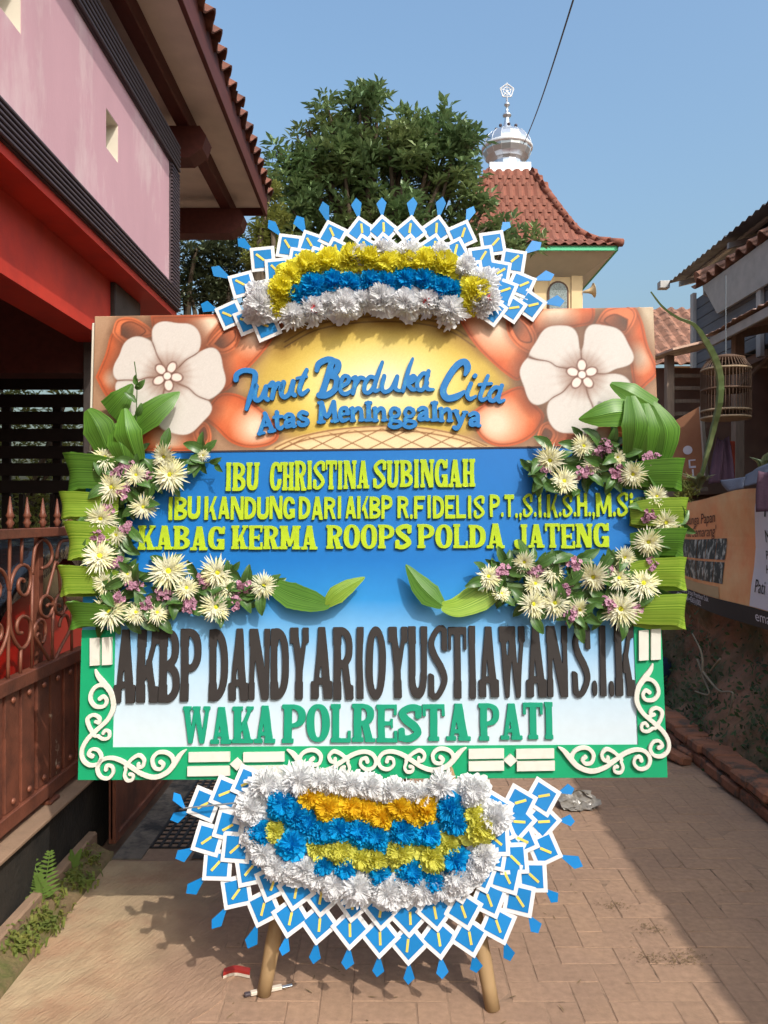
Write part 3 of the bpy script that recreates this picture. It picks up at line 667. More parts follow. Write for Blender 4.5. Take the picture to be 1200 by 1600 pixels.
def card_meshes(S, pitch):
    a = MB(); a.bbox((-S/2, -S/2, 0), (S/2, S/2, .0028), .0006)
    b = MB(); b.box((-S*.36, -S*.36, .0029), (S*.36, S*.36, .0042))
    t = MB(); t.box((-.0040, S*(.70-pitch), .0043), (.0040, S*(1.11-pitch), .0058))
    return a.mesh('card', M_card), b.mesh('blue_square', M_cblue), t.mesh('yellow_tab', M_tab)
def drop_mesh(L):
    p = [(-.004, 0), (.004, 0), (L*.30, L*.70), (L*.04, L), (-L*.31, L*.68)]
    m = MB(); m.prism([(x, y, 0) for x, y in p], (0, 0, 0), (0, 0, .002)); return m.mesh('blue_drop', M_drop)
def crest(root, M, tips, S, rows, flowers, zf, pitch):
    A, Bm, T = card_meshes(S, pitch); DM = drop_mesh(.066)
    dirs = []
    for ax, ay, ex, ey in tips:
        a, c = on_plane(ax, ay, M), on_plane(ex, ey, M); d = Vector((c[0]-a[0], c[1]-a[1])); dirs.append(d.normalized())
    for i, (ax, ay, ex, ey) in enumerate(tips):
        u0, v0 = on_plane(ax, ay, M); u1, v1 = on_plane(ex, ey, M)
        q = sum((dirs[max(0, min(len(dirs)-1, i+k))]*w_ for k, w_ in ((-2, .5), (-1, 1), (0, 1), (1, 1), (2, .5))), Vector((0, 0))); ang = math.atan2(q.y, q.x)-math.pi/2
        dx, dy = -math.sin(ang), math.cos(ang); L = math.hypot(u1-u0, v1-v0)
        z0 = .0016*(i % 3)
        d = put('blue_drop', DM, root, Matrix.Translation((u0-dx*.006, v0-dy*.006, z0-.003)) @ Matrix.Rotation(ang, 4, 'Z') @ Matrix.Rotation(random.uniform(-.3, .1), 4, 'X') @ Matrix.Diagonal((random.uniform(.85, 1.1), max(.75, min(1.15, L/.06)), 1, 1)))
        for r in range(rows):
            off = S*.707+r*S*pitch
            cx, cy = u0-dx*off, v0-dy*off
            Mt = Matrix.Translation((cx, cy, z0+.0075*(r)+.001)) @ Matrix.Rotation(ang+random.uniform(-.035, .035), 4, 'Z') @ Matrix.Rotation(random.uniform(-.05, .05), 4, 'X') @ Matrix.Rotation(random.uniform(-.06, .06), 4, 'Y')
            c = put('card', A, root, Mt @ Matrix.Rotation(R(45), 4, 'Z'))
            s = put('blue_square', Bm, c)
            t = put('yellow_tab', T, c, Matrix.Rotation(R(-45)+random.uniform(-.12, .12), 4, 'Z') @ Matrix.Translation((random.uniform(-.004, .004), S*.02, 0)))
    for k, (px, py, r, c) in enumerate(flowers):
        z = zf+random.uniform(-.004, .004); u, v = on_plane(px, py, M, z+.03); depth = (M @ Vector((u, v, 0))).y
        s = r/F*depth*1.06
        Mt = Matrix.Translation((u, v, z)) @ Euler((random.uniform(-.35, .35), random.uniform(-.35, .35), random.uniform(0, 6.28))).to_matrix().to_4x4() @ Matrix.Diagonal((s, s, s*.7, 1))
        o = put('crepe_flower', random.choice(CM['pale_yellow' if c == 'p' else {'w': 'white', 'r': 'white', 'b': 'blue', 'y': 'yellow' if root is top_crest else 'golden'}[c]]), root, Mt)
        if c == 'r': put('red_heart', HM, o); o['label'] = 'white crepe flower with a red heart'

TM = BM @ Matrix.Translation((0, 0, .012))
top_crest = thing('paper_crest', 'blue and white paper fan with yellow flowers rising above the board header', 'paper crest', M=TM, group='paper crests on the flower board')
TT = [(335, 483, 311, 477), (356, 433, 329, 421), (391, 389, 371, 370), (436, 365, 417, 343), (475, 360, 464, 331), (512, 344, 499, 316), (560, 337, 560, 309), (597, 335, 595, 302), (643, 337, 643, 305), (686, 336, 691, 305), (730, 344, 738, 313), (785, 360, 796, 343), (823, 393, 846, 375), (839, 436, 870, 427), (855, 473, 883, 472)]
TF = [(562, 396, 20, 'w'), (600, 388, 20, 'w'), (640, 390, 20, 'w'), (688, 394, 20, 'w'), (728, 414, 20, 'w'), (758, 438, 24, 'w'), (420, 452, 18, 'w'), (765, 466, 20, 'r'),
      (437, 452, 27, 'y'), (434, 476, 16, 'y'), (455, 427, 26, 'y'), (482, 413, 25, 'y'), (512, 406, 24, 'y'), (545, 403, 24, 'y'), (575, 402, 23, 'y'), (605, 406, 23, 'y'), (635, 408, 23, 'y'), (667, 406, 26, 'y'), (695, 416, 26, 'y'), (740, 452, 27, 'y'), (738, 472, 16, 'y'),
      (466, 456, 21, 'b'), (492, 441, 23, 'b'), (520, 438, 22, 'b'), (548, 440, 20, 'b'), (576, 438, 20, 'b'), (605, 438, 20, 'b'), (635, 431, 21, 'b'), (664, 436, 21, 'b'), (690, 444, 23, 'b'), (711, 452, 18, 'b'), (480, 462, 17, 'b'),
      (407, 475, 29, 'w'), (402, 455, 20, 'w'), (455, 490, 22, 'w'), (489, 480, 23, 'r'), (538, 472, 27, 'w'), (566, 466, 19, 'w'), (598, 466, 28, 'w'), (636, 470, 26, 'w'), (668, 467, 22, 'r'), (706, 482, 25, 'w'), (752, 472, 19, 'w'), (515, 470, 18, 'w'), (686, 474, 18, 'w')]
crest(top_crest, TM, TT, .088, 3, TF, .030, .80)

cy_ = Vector((0, .17, .66)).normalized(); cx_ = Vector((1, -.02, 0)); cx_ = (cx_-cy_*cx_.dot(cy_)).normalized(); cn_ = cx_.cross(cy_)
CM4 = Matrix(((cx_.x, cy_.x, cn_.x, .08), (cx_.y, cy_.y, cn_.y, 2.40), (cx_.z, cy_.z, cn_.z, .06), (0, 0, 0, 1)))
low_crest = thing('paper_crest', 'wider blue and white paper fan hanging below the board over its bamboo legs', 'paper crest', M=CM4, group='paper crests on the flower board')
LT = [(291, 1270, 265, 1281), (298, 1328, 273, 1340), (316, 1374, 285, 1401), (351, 1422, 329, 1457), (400, 1450, 388, 1490), (448, 1466, 445, 1494), (494, 1477, 490, 1508), (545, 1485, 545, 1516), (592, 1498, 586, 1527), (639, 1510, 639, 1540), (689, 1500, 690, 1530), (741, 1497, 750, 1522), (790, 1477, 799, 1506), (829, 1435, 839, 1460), (856, 1393, 872, 1413), (880, 1339, 916, 1347), (878, 1282, 899, 1285), (877, 1237, 897, 1226)]
LF = [(405, 1304, 22, 'b'), (504, 1355, 19, 'b'), (540, 1358, 20, 'b'), (592, 1368, 20, 'b'), (642, 1367, 24, 'b'), (677, 1380, 20, 'b'), (712, 1348, 26, 'b'), (454, 1324, 26, 'b'),
      (393, 1312, 18, 'w'), (410, 1333, 22, 'w'), (431, 1358, 22, 'w'), (455, 1366, 20, 'w'), (478, 1362, 23, 'w'), (498, 1374, 20, 'w'), (521, 1386, 23, 'w'), (556, 1391, 28, 'w'), (582, 1386, 18, 'w'), (607, 1397, 28, 'w'), (636, 1394, 20, 'w'), (661, 1393, 22, 'w'), (688, 1388, 20, 'w'), (714, 1379, 26, 'w'), (744, 1362, 22, 'w'), (755, 1343, 24, 'w'),
      (431, 1301, 20, 'p'), (495, 1325, 20, 'p'), (528, 1334, 24, 'p'), (560, 1342, 20, 'p'), (585, 1347, 22, 'p'), (625, 1337, 25, 'p'), (674, 1341, 27, 'p'), (700, 1322, 20, 'p'), (747, 1296, 28, 'p'), (742, 1276, 18, 'p'),
      (437, 1257, 27, 'b'), (460, 1277, 27, 'b'), (478, 1290, 22, 'b'), (503, 1302, 24, 'b'), (532, 1300, 24, 'b'), (560, 1303, 24, 'b'), (588, 1313, 24, 'b'), (628, 1302, 26, 'b'), (668, 1305, 24, 'b'), (704, 1261, 25, 'b'), (712, 1286, 22, 'b'),
      (483, 1246, 21, 'y'), (512, 1266, 24, 'y'), (545, 1264, 22, 'y'), (572, 1272, 22, 'y'), (598, 1281, 22, 'y'), (626, 1265, 23, 'y'), (664, 1267, 24, 'y'), (645, 1276, 18, 'y'),
      (463, 1218, 28, 'w'), (412, 1230, 27, 'w'), (390, 1266, 25, 'w'), (437, 1236, 18, 'w'), (497, 1224, 20, 'w'), (520, 1222, 20, 'w'), (548, 1227, 22, 'w'), (575, 1230, 23, 'w'), (611, 1238, 22, 'w'), (636, 1240, 18, 'w'), (658, 1241, 21, 'w'), (691, 1230, 24, 'w'), (739, 1238, 27, 'w'), (772, 1279, 27, 'w')]
crest(low_crest, CM4, LT, .094, 3, LF, .034, .86)
b = MB(); q = [on_plane(x, y, CM4) for x, y in ((275, 1240), (292, 1261), (367, 1253), (400, 1250))]
b.tube([(q[0][0], q[0][1], .03), (q[1][0], q[1][1], .035), (q[2][0], q[2][1], .04), (q[3][0], q[3][1], .04)], .0028, 6); b.build('loose_wire', M_wire, low_crest)
put('blue_drop', drop_mesh(.062), low_crest, Matrix.Translation((*q[1], .034)) @ Matrix.Rotation(R(40), 4, 'Z') @ Matrix.Rotation(R(55), 4, 'Y')); 
b = MB()                                               # net backing that carries the flowers
for a_, c_ in (((430, 1250), (760, 1290)), ((400, 1310), (740, 1360)), ((560, 1260), (560, 1400)), ((680, 1260), (680, 1400)), ((450, 1250), (450, 1360))):
    (x0, y0), (x1, y1) = on_plane(*a_, CM4), on_plane(*c_, CM4); b.tube([(x0, y0, .026), (x1, y1, .026)], .006, 6)
b.build('carrying_stick', M_bamboo, low_crest)

# ------------------------------------------------------------------ fresh flowers: chrysanthemum brackets with folded leaf strips
def leaf_mat(name, c, c2, trans=.3, rough=.42, stripes=34):
    m = mat(name, c, rough, .16, 9, trans=trans, rnd=.14, spec=.5)
    n = m.node_tree.nodes; l = m.node_tree.links
    tc = n.new('ShaderNodeTexCoord'); sx = n.new('ShaderNodeSeparateXYZ'); l.new(tc.outputs['UV'], sx.inputs[0])
    si = n.new('ShaderNodeMath'); si.operation = 'MULTIPLY'; si.inputs[1].default_value = stripes; l.new(sx.outputs[1], si.inputs[0])
    no = n.new('ShaderNodeTexNoise'); no.noise_dimensions = '1D'; no.inputs['Scale'].default_value = 1; no.inputs['Detail'].default_value = 3; l.new(si.outputs[0], no.inputs['W'])
    rm = n.new('ShaderNodeMapRange'); rm.inputs[1].default_value = .32; rm.inputs[2].default_value = .68; l.new(no.outputs[0], rm.inputs[0])
    mx = n.new('ShaderNodeMix'); mx.data_type = 'RGBA'; mx.inputs[6].default_value = (*c, 1); mx.inputs[7].default_value = (*c2, 1); l.new(rm.outputs[0], mx.inputs[0])
    l.new(mx.outputs[2], [q for q in n if q.type == 'VECT_MATH'][0].inputs[0]); return m
M_strip = leaf_mat('strap_leaf', srgb(56, 100, 30), srgb(104, 150, 56), stripes=28)
M_strip2 = leaf_mat('light_strap_leaf', srgb(100, 142, 34), srgb(164, 190, 72), stripes=24)
M_leaf = leaf_mat('rose_leaf', srgb(50, 84, 38), srgb(84, 118, 56), .2, .38, 9)
M_stem = mat('green_stem', srgb(70, 96, 44), .6, .1)
M_petal = mat('cream_petal', srgb(250, 248, 222), .7, .05, 10, trans=.3, rnd=.07, c2=srgb(246, 240, 178), c2scale=2)
M_eye = mat('chrysanthemum_eye', srgb(206, 204, 44), .7, .15, 40)
M_purple = mat('purple_petal', srgb(214, 164, 186), .7, .2, 20, trans=.25, rnd=.15, c2=srgb(170, 104, 142), c2scale=40)

def mum_mesh(seed):
    rg = random.Random(seed); B = MB(); op = rg.uniform(-.15, .25)
    for ly, (n, L, el) in enumerate(((30, 1.0, .10+op), (28, .86, .40+op), (22, .64, .78+op), (16, .40, 1.1))):
        for k in range(n):
            a = 2*math.pi*(k+rg.uniform(-.35, .35))/n; ll = L*rg.uniform(.78, 1.08); e0 = el+rg.uniform(-.16, .16); w = .044*rg.uniform(.8, 1.2)
            cu = rg.uniform(-.5, .35); p = []; sd = []; ang = e0; x = .10; z = .05*ly
            for q in range(5):
                p.append((x*math.cos(a), x*math.sin(a), z)); sd.append((-math.sin(a), math.cos(a), rg.uniform(-.25, .25)))
                x += ll/4*math.cos(ang); z += ll/4*math.sin(ang); ang -= cu*.28+.10
            B.ribbon(p, [w*.7, w, w*1.1, w*.9, w*.15], sd, .35, 2)
    return B.mesh('chrysanthemum', M_petal)
MUMS = [mum_mesh(k) for k in range(9)]
def eye_mesh():
    B = MB(); rg = random.Random(3)
    for k in range(40):
        a = k*2.39996; r = .026*k**.5*1.2; B.ribbon([(r*math.cos(a), r*math.sin(a), .16), (r*1.15*math.cos(a), r*1.15*math.sin(a), .34-.9*r)], [.03, .012], [(-math.sin(a), math.cos(a), 0)]*2, 0, 1)
    B.lathe([(.2, .1), (.18, .18), (.10, .25), (.01, .28)], (0, 0, 0), 10); return B.mesh('eye', M_eye)
EYE = eye_mesh()
def statice_mesh(seed):                                # a head of small papery florets
    rg = random.Random(seed); B = MB()
    for k in range(16):
        a = rg.uniform(0, 6.28); r = rg.uniform(0, .85); c = Vector((r*math.cos(a), r*math.sin(a), rg.uniform(.1, .55)*(1.2-r)))
        E = Euler((rg.uniform(-.9, .9), rg.uniform(-.9, .9), rg.uniform(0, 6))).to_matrix()
        for q in range(5):
            t = 2*math.pi*q/5; d = Vector((math.cos(t), math.sin(t), .35)); s = Vector((-math.sin(t), math.cos(t), 0)); f = rg.uniform(.2, .3)
            B.ribbon([c, c+E @ (d*f*.6), c+E @ (d*f+Vector((0, 0, -.05)))], [.03, .12, .07], [E @ s]*3, .2, 2)
    return B.mesh('statice_head', M_purple)
STAT = [statice_mesh(k) for k in range(4)]
def leaf_mesh(seed):                                   # pointed oval leaf along +y, unit length
    rg = random.Random(seed); n = 9; c = rg.uniform(.1, .5); p = []; w = []; sd = []
    for i in range(n):
        t = i/(n-1); p.append((.08*math.sin(t*3)*rg.uniform(.5, 1), t, c*.5*math.sin(t*2.4)-.1*t)); w.append(.25*(math.sin(math.pi*min(1, t*.93+.05))**.8)*(1-.25*t)+.004); sd.append((1, 0, rg.uniform(-.15, .15)))
    B = MB(); B.ribbon(p, w, sd, -.35, 4); return B.mesh('leaf', M_leaf, True)
LEAF = [leaf_mesh(k) for k in range(6)]

def strap(root, pts, wid, m, side=None, fold=.1, name='strap_leaf', n=7, lab=None):     # pts: (px, py, w-offset); width in photo pixels
    q = [Vector((*bl(x, y, z), z)) for x, y, z in pts]; q = spline(q, n); k = len(q)
    wv = np.interp(np.linspace(0, 1, k), np.linspace(0, 1, len(wid)), wid); S = []
    for i in range(k):
        d = (q[min(i+1, k-1)]-q[max(i-1, 0)]).normalized()
        s = Vector(side) if side is not None else Vector((-d.y, d.x, .0))
        if s.length < 1e-4: s = Vector((0, 1, 0))
        s = s-d*s.dot(d); S.append(s.normalized())
    B = MB(); W_ = [max(x, .5)/440*random.uniform(.98, 1.02) for x in wv]
    if abs(fold) < .15: B.ribbon(q, W_, S, fold, 8)
    else: B.creased(q, W_, S, -abs(fold)*1.1, 5)
    o = put(name, B.mesh(name, m, True), root)
    return o
def bracket(label, ox, oy, sc, mums, purp, leaves_rng, ns, bar_):
    root = thing('flower_arrangement', label, 'flower arrangement', M=BM, group='fresh flower brackets on the flower board')
    rg = random.Random(ns); pts = [(ox+x*sc, oy+y*sc, r*sc) for x, y, r in mums]
    for px, py, r in pts:
        z = rg.uniform(.055, .075); u, v = bl(px, py, z); s = r*1.2*rg.uniform(.85, 1.15)/440*.97
        o = put('chrysanthemum', rg.choice(MUMS), root, Matrix.Translation((u, v, z-.01)) @ Euler((rg.uniform(-.35, .35), rg.uniform(-.35, .35), rg.uniform(0, 6.28))).to_matrix().to_4x4() @ Matrix.Diagonal((s, s, s*.8, 1)))
        put('eye', EYE, o)
    for x, y in purp:
        for k in range(2):
            z = rg.uniform(.045, .062); u, v = bl(ox+x*sc+rg.uniform(-6, 6), oy+y*sc+rg.uniform(-6, 6), z); s = rg.uniform(.026, .034)
            put('statice_head', rg.choice(STAT), root, Matrix.Translation((u, v, z)) @ Euler((rg.uniform(-.5, .5), rg.uniform(-.5, .5), rg.uniform(0, 6.28))).to_matrix().to_4x4() @ Matrix.Scale(s, 4))
    allp = pts+[(ox+x*sc, oy+y*sc, 15) for x, y in purp]
    for px, py, r in allp:
        for k in range(leaves_rng):
            a = rg.uniform(0, 6.28); z = rg.uniform(.014, .05); u, v = bl(px+math.cos(a)*rg.uniform(0, .9)*r, py+math.sin(a)*rg.uniform(0, .9)*r, z); s = rg.uniform(.055, .09)
            put('leaf', rg.choice(LEAF), root, Matrix.Translation((u, v, z)) @ Matrix.Rotation(rg.uniform(0, 6.28), 4, 'Z') @ Euler((rg.uniform(-.35, .55), rg.uniform(-.6, .6), 0)).to_matrix().to_4x4() @ Matrix.Scale(s, 4))
    B = MB()                                           # bar of floral foam behind the flowers
    ch = [(ox+x*sc, oy+y*sc) for x, y in bar_]; q = [Vector((*bl(x, y, .02), .018)) for x, y in ch]; B.tube(spline(q, 5), .02, 8)
    B.build('flower_foam', M_stem, root)
    return root
LM = [(235, 440, 62), (275, 590, 75), (395, 525, 50), (540, 430, 60), (570, 525, 78), (432, 688, 65), (215, 745, 60), (295, 830, 55), (210, 940, 75), (240, 1070, 55), (350, 1030, 50), (265, 1220, 85), (395, 1225, 55), (500, 1225, 55), (560, 1015, 80), (650, 1100, 65), (805, 1020, 80), (860, 1100, 55), (800, 1195, 75), (1040, 1085, 65), (735, 425, 30)]
LP_ = [(320, 510), (470, 540), (350, 620), (245, 690), (345, 790), (220, 840), (310, 975), (385, 1080), (290, 1140), (550, 1140), (660, 1190), (720, 1050), (940, 1090), (910, 1160), (350, 470), (440, 1190)]
left_fl = bracket('cream chrysanthemum bracket with light green leaf loops beside the brown gate', 90, 580, .3083, LM, LP_, 7, 11, [(620, 470), (300, 500), (250, 700), (220, 950), (290, 1200), (600, 1150), (980, 1100)])
RM = [(600, 345, 45), (730, 290, 40), (770, 365, 42), (865, 335, 35), (925, 400, 48), (655, 430, 45), (1018, 488, 42), (1050, 590, 58), (985, 665, 52), (890, 725, 45), (965, 830, 62), (870, 810, 45), (880, 930, 60), (770, 800, 50), (610, 780, 52), (620, 905, 62), (540, 830, 50), (530, 910, 48), (500, 745, 38), (360, 805, 42), (410, 870, 32), (715, 930, 45), (1070, 620, 35)]
RP_ = [(565, 390), (795, 300), (985, 335), (850, 405), (985, 555), (990, 760), (690, 755), (655, 850), (540, 770), (830, 915), (680, 950), (925, 915), (420, 780), (730, 390), (820, 790), (815, 285)]
right_fl = bracket('cream chrysanthemum bracket with darker leaf loops beside the printed banner', 620, 580, .4, RM, RP_, 7, 23, [(600, 380), (780, 340), (960, 420), (1020, 560), (980, 700), (930, 860), (700, 870), (400, 840)])
# folded loops along the outer edges: out from the board, round and back
for y0, h, x, m in ((738, 33, 108, M_strip), (790, 23, 97, M_strip2), (845, 33, 108, M_strip2), (908, 26, 97, M_strip2), (962, 24, 112, M_strip)):
    strap(left_fl, [(182, y0, .018), (148, y0+2, .022), (x+8, y0, .030), (x, y0-1, .050), (x+10, y0-3, .068), (150, y0-2, .06), (185, y0, .045)], [h*.7, h*.9, h*.95, h*.9, h*.86, h*.8, h*.6], m, (random.uniform(-.12, .12), 1, random.uniform(.25, .5)), .08)
for y0, h, x, m in ((742, 27, 1066, M_strip), (803, 26, 1072, M_strip2), (850, 26, 1068, M_strip), (897, 27, 1070, M_strip2), (956, 28, 1070, M_strip2)):
    strap(right_fl, [(985, y0, .018), (1020, y0+2, .022), (x-8, y0, .030), (x, y0-1, .050), (x-10, y0-3, .068), (1016, y0-2, .06), (985, y0, .045)], [h*.7, h*.9, h*.95, h*.9, h*.86, h*.8, h*.6], m, (random.uniform(-.12, .12), 1, random.uniform(.25, .5)), .08)
# top leaves folded over
strap(left_fl, [(170, 645, .04), (188, 624, .06), (207, 600, .05)], [24, 19, 2], M_strip, fold=.2)
strap(left_fl, [(136, 640, .075), (152, 668, .085), (172, 716, .04)], [6, 25, 16], M_strip, fold=-.25)
strap(left_fl, [(204, 676, .06), (232, 648, .09), (260, 626, .08), (281, 612, .05)], [12, 21, 15, 1], M_strip, fold=-.3)
strap(left_fl, [(194, 638, .09), (198, 676, .11), (214, 720, .05)], [4, 22, 12], M_strip, fold=-.35)
strap(left_fl, [(178, 662, .06), (186, 690, .09), (196, 722, .06)], [10, 22, 14], M_strip, fold=.3)
strap(right_fl, [(954, 599, .06), (985, 613, .085), (1024, 636, .07)], [3, 17, 14], M_strip, fold=-.3)
strap(right_fl, [(994, 643, .08), (962, 644, .10), (932, 650, .09), (904, 655, .06)], [18, 22, 16, 1], M_strip, fold=-.25)
strap(right_fl, [(1018, 628, .07), (1040, 672, .075), (1034, 716, .03)], [5, 24, 16], M_strip, fold=-.3)
strap(right_fl, [(1006, 630, .09), (1012, 672, .10), (1010, 716, .05)], [8, 20, 10], M_strip, fold=.3)
strap(right_fl, [(986, 618, .10), (994, 664, .12), (986, 712, .06)], [7, 21, 11], M_strip, fold=-.35)
# two tails that meet under the lines of text
strap(left_fl, [(425, 915, .03), (455, 930, .04), (490, 940, .05), (515, 946, .055)], [10, 20, 16, 5], M_strip, fold=.05)
strap(left_fl, [(509, 945, .055), (525, 930, .062), (545, 916, .058), (570, 902, .05)], [6, 14, 11, 1], M_strip2, fold=-.25)
strap(right_fl, [(785, 915, .03), (750, 932, .04), (715, 948, .05), (690, 947, .055)], [12, 22, 16, 6], M_strip2, fold=.05)
strap(right_fl, [(692, 947, .055), (672, 930, .062), (655, 912, .058), (634, 882, .05)], [6, 18, 15, 1], M_strip, fold=-.25)
# sprigs that stick out
for root, pp in ((left_fl, [(215, 690, .06), (213, 650, .075), (214, 600, .085), (210, 565, .09)]), (left_fl, [(280, 735, .04), (310, 725, .05), (345, 720, .06)]), (right_fl, [(870, 735, .04), (845, 740, .05), (825, 745, .06)])):
    q = [Vector((*bl(x, y, z), z)) for x, y, z in pp]; B = MB(); B.tube(spline(q, 5), .0018, 6); B.build('sprig', M_stem, root)
    for k in range(4):
        t = q[1].lerp(q[-1], k/4); put('leaf', LEAF[k % 6], root, Matrix.Translation(t) @ Matrix.Rotation(random.uniform(-2.6, 2.6), 4, 'Z') @ Euler((.3, .4, 0)).to_matrix().to_4x4() @ Matrix.Scale(.05, 4))
# ------------------------------------------------------------------ ground
def structure(o, lab=None): return tag(o, lab, kind='structure')
M_dirt = mat('dirt', srgb(134, 104, 84), .95, .2, 5, .3, 40, coord='World', c2=srgb(104, 82, 68), c2scale=2)
M_paver = mat('dusty_paver', srgb(157, 127, 106), .92, .16, 38, .55, 150, rnd=.05, coord='World', c2=srgb(168, 136, 111), c2scale=1.4, c2lo=.42, c2hi=.62, bdist=.003)
M_joint = mat('joint_sand', srgb(152, 124, 103), .95, .14, 30, .3, 160, coord='World', c2=srgb(100, 80, 66), c2scale=4, c2lo=.56, c2hi=.64)
g = MB(); N = 24; ex = [-400+i*800/N for i in range(N+1)]
g.add([(x, y, -.05) for y in ex for x in ex], [(j*(N+1)+i, j*(N+1)+i+1, (j+1)*(N+1)+i+1, (j+1)*(N+1)+i) for j in range(N) for i in range(N)])
structure(g.build('ground', M_dirt), 'bare brown dirt around the alley')
pv = MB(); pv.box((-1.25, -6, -.045), (2.02, 14, -.0022)); pave = structure(pv.build('pavement', M_joint), 'sandy bed of the paved alley')
Wp = .104; cells = []
for a in range(-8, 22):
    for b_ in range(14, 78):
        d = (a-b_) % 4
        if d == 0: cells.append((a*Wp, b_*Wp, 2*Wp, Wp))
        elif d == 2: cells.append((a*Wp, (b_-1)*Wp, Wp, 2*Wp))
def edge_x(y): return -.60+.05*math.sin(y*3.1)+.04*math.sin(y*9.7+1)
cells = [c for c in cells if c[0] > edge_x(c[1])-.16 and c[0]+c[2] < 1.98]
def vis(c):
    x, y = c[0]+c[2]/2, c[1]+c[3]/2
    return y > 2.30 and abs(x/y) < .52
cells.sort(key=lambda c: (not vis(c), c[1]))
def paver_mesh(w_, h_, seed):
    rg = random.Random(seed); bm = bmesh.new(); bmesh.ops.create_cube(bm, size=1); gap = .0014
    for q in bm.verts: q.co = Vector((q.co.x*(w_-2*gap)+rg.uniform(-.001, .001), q.co.y*(h_-2*gap)+rg.uniform(-.001, .001), -.02 if q.co.z < 0 else 0))
    bmesh.ops.bevel(bm, geom=[e for e in bm.edges if all(v.co.z > -.01 for v in e.verts)], offset=.0028, segments=1, affect='EDGES')
    me = bpy.data.meshes.new('paver'); bm.to_mesh(me); bm.free(); me.materials.append(M_paver); return me
PMh = [paver_mesh(2*Wp, Wp, k) for k in range(4)]; PMv = [paver_mesh(Wp, 2*Wp, 9+k) for k in range(4)]
rest = MB()
for i, (x, y, w_, h_) in enumerate(cells):
    z = random.uniform(-.0016, .0012)
    if i < 296:
        o = put('paver', random.choice(PMh if w_ > h_ else PMv), pave); o.location = (x+w_/2, y+h_/2, z); o.rotation_euler = (random.uniform(-.010, .010), random.uniform(-.010, .010), random.uniform(-.008, .008))
    else: rest.bbox((x+.002, y+.002, -.02), (x+w_-.002, y+h_-.002, z), .003)
tag(rest.build('paver', M_paver, pave), 'pavers farther off and outside the near field', kind='stuff')

def add_wave(m, scale, strength, rot):                 # broom strokes drawn through the wet concrete
    n = m.node_tree.nodes; l = m.node_tree.links; b = n['Principled BSDF']
    gp = n.new('ShaderNodeNewGeometry'); mp = n.new('ShaderNodeMapping'); mp.vector_type = 'TEXTURE'; mp.inputs['Rotation'].default_value = rot; mp.inputs['Scale'].default_value = (1/scale, 5/scale, 1); l.new(gp.outputs['Position'], mp.inputs[0])
    wv = n.new('ShaderNodeTexNoise'); wv.inputs['Scale'].default_value = 1; wv.inputs['Detail'].default_value = 4; wv.inputs['Distortion'].default_value = .8
    l.new(mp.outputs[0], wv.inputs[0]); bp = n.new('ShaderNodeBump'); bp.inputs['Strength'].default_value = strength; bp.inputs['Distance'].default_value = .012
    l.new(wv.outputs[0], bp.inputs['Height'])
    for k in list(b.inputs['Normal'].links): l.new(k.from_socket, bp.inputs['Normal'])
    l.new(bp.outputs[0], b.inputs['Normal'])
M_conc = mat('brushed_concrete', srgb(178, 154, 122), .92, .16, 9, .5, 70, coord='World', c2=srgb(166, 132, 104), c2scale=2.6, c2lo=.46, c2hi=.62, bdist=.004)
def dust_edge(m, x0, x1, c):                           # brown dust trodden onto the alley side of the concrete
    n = m.node_tree.nodes; l = m.node_tree.links; gp = n.new('ShaderNodeNewGeometry'); sx = n.new('ShaderNodeSeparateXYZ'); l.new(gp.outputs['Position'], sx.inputs[0])
    no = n.new('ShaderNodeTexNoise'); no.inputs['Scale'].default_value = 5; no.inputs['Detail'].default_value = 7; l.new(gp.outputs['Position'], no.inputs[0])
    ma = n.new('ShaderNodeMath'); ma.operation = 'MULTIPLY_ADD'; ma.inputs[1].default_value = .45; l.new(no.outputs[0], ma.inputs[0]); l.new(sx.outputs[0], ma.inputs[2])
    mr = n.new('ShaderNodeMapRange'); mr.inputs[1].default_value = x0+.22; mr.inputs[2].default_value = x1+.22; l.new(ma.outputs[0], mr.inputs[0])
    vm = [q for q in n if q.type == 'VECT_MATH'][0]; src = vm.inputs[0].links[0].from_socket
    mx = n.new('ShaderNodeMix'); mx.data_type = 'RGBA'; mx.inputs[7].default_value = (*[q*ALB for q in c], 1); l.new(src, mx.inputs[6]); l.new(mr.outputs[0], mx.inputs[0]); l.new(mx.outputs[2], vm.inputs[0])
dust_edge(M_conc, -1.0, -.62, srgb(158, 128, 106))
add_wave(M_conc, 75, .5, (0, 0, R(-28)))
M_conc2 = mat('dirty_concrete', srgb(118, 108, 98), .9, .25, 6, .4, 70, coord='World', c2=srgb(58, 56, 56), c2scale=5, c2lo=.46, c2hi=.6)
def ragged(name, x0, xf, y0, y1, z, m, lab, step=.05):
    ys = np.arange(y0, y1+1e-6, step); B = MB(); n = len(ys)
    vs = [(x0, y, z) for y in ys]+[(xf(y), y, z) for y in ys]+[(x0, y, -.03) for y in ys]+[(xf(y)+.012, y, -.03) for y in ys]
    fs = []
    for i in range(n-1): fs += [(i, n+i, n+i+1, i+1), (n+i, 3*n+i, 3*n+i+1, n+i+1)]
    B.add(vs, fs); return structure(B.build(name, m), lab)
ragged('concrete_strip', -1.25, lambda y: edge_x(y)+.02*math.sin(y*31), -4, 3.52, .0034, M_conc, 'pale brushed concrete strip along the gate')
ragged('concrete_strip', -.885, lambda y: -.60+.03*math.sin(y*7), 3.525, 9, .004, M_conc2, 'stained concrete beside the drain')
b = MB(); b.box((-1.25, 3.525, -.04), (-1.115, 9, .004)); structure(b.build('concrete_strip', M_conc2), 'stained concrete edge of the drain')
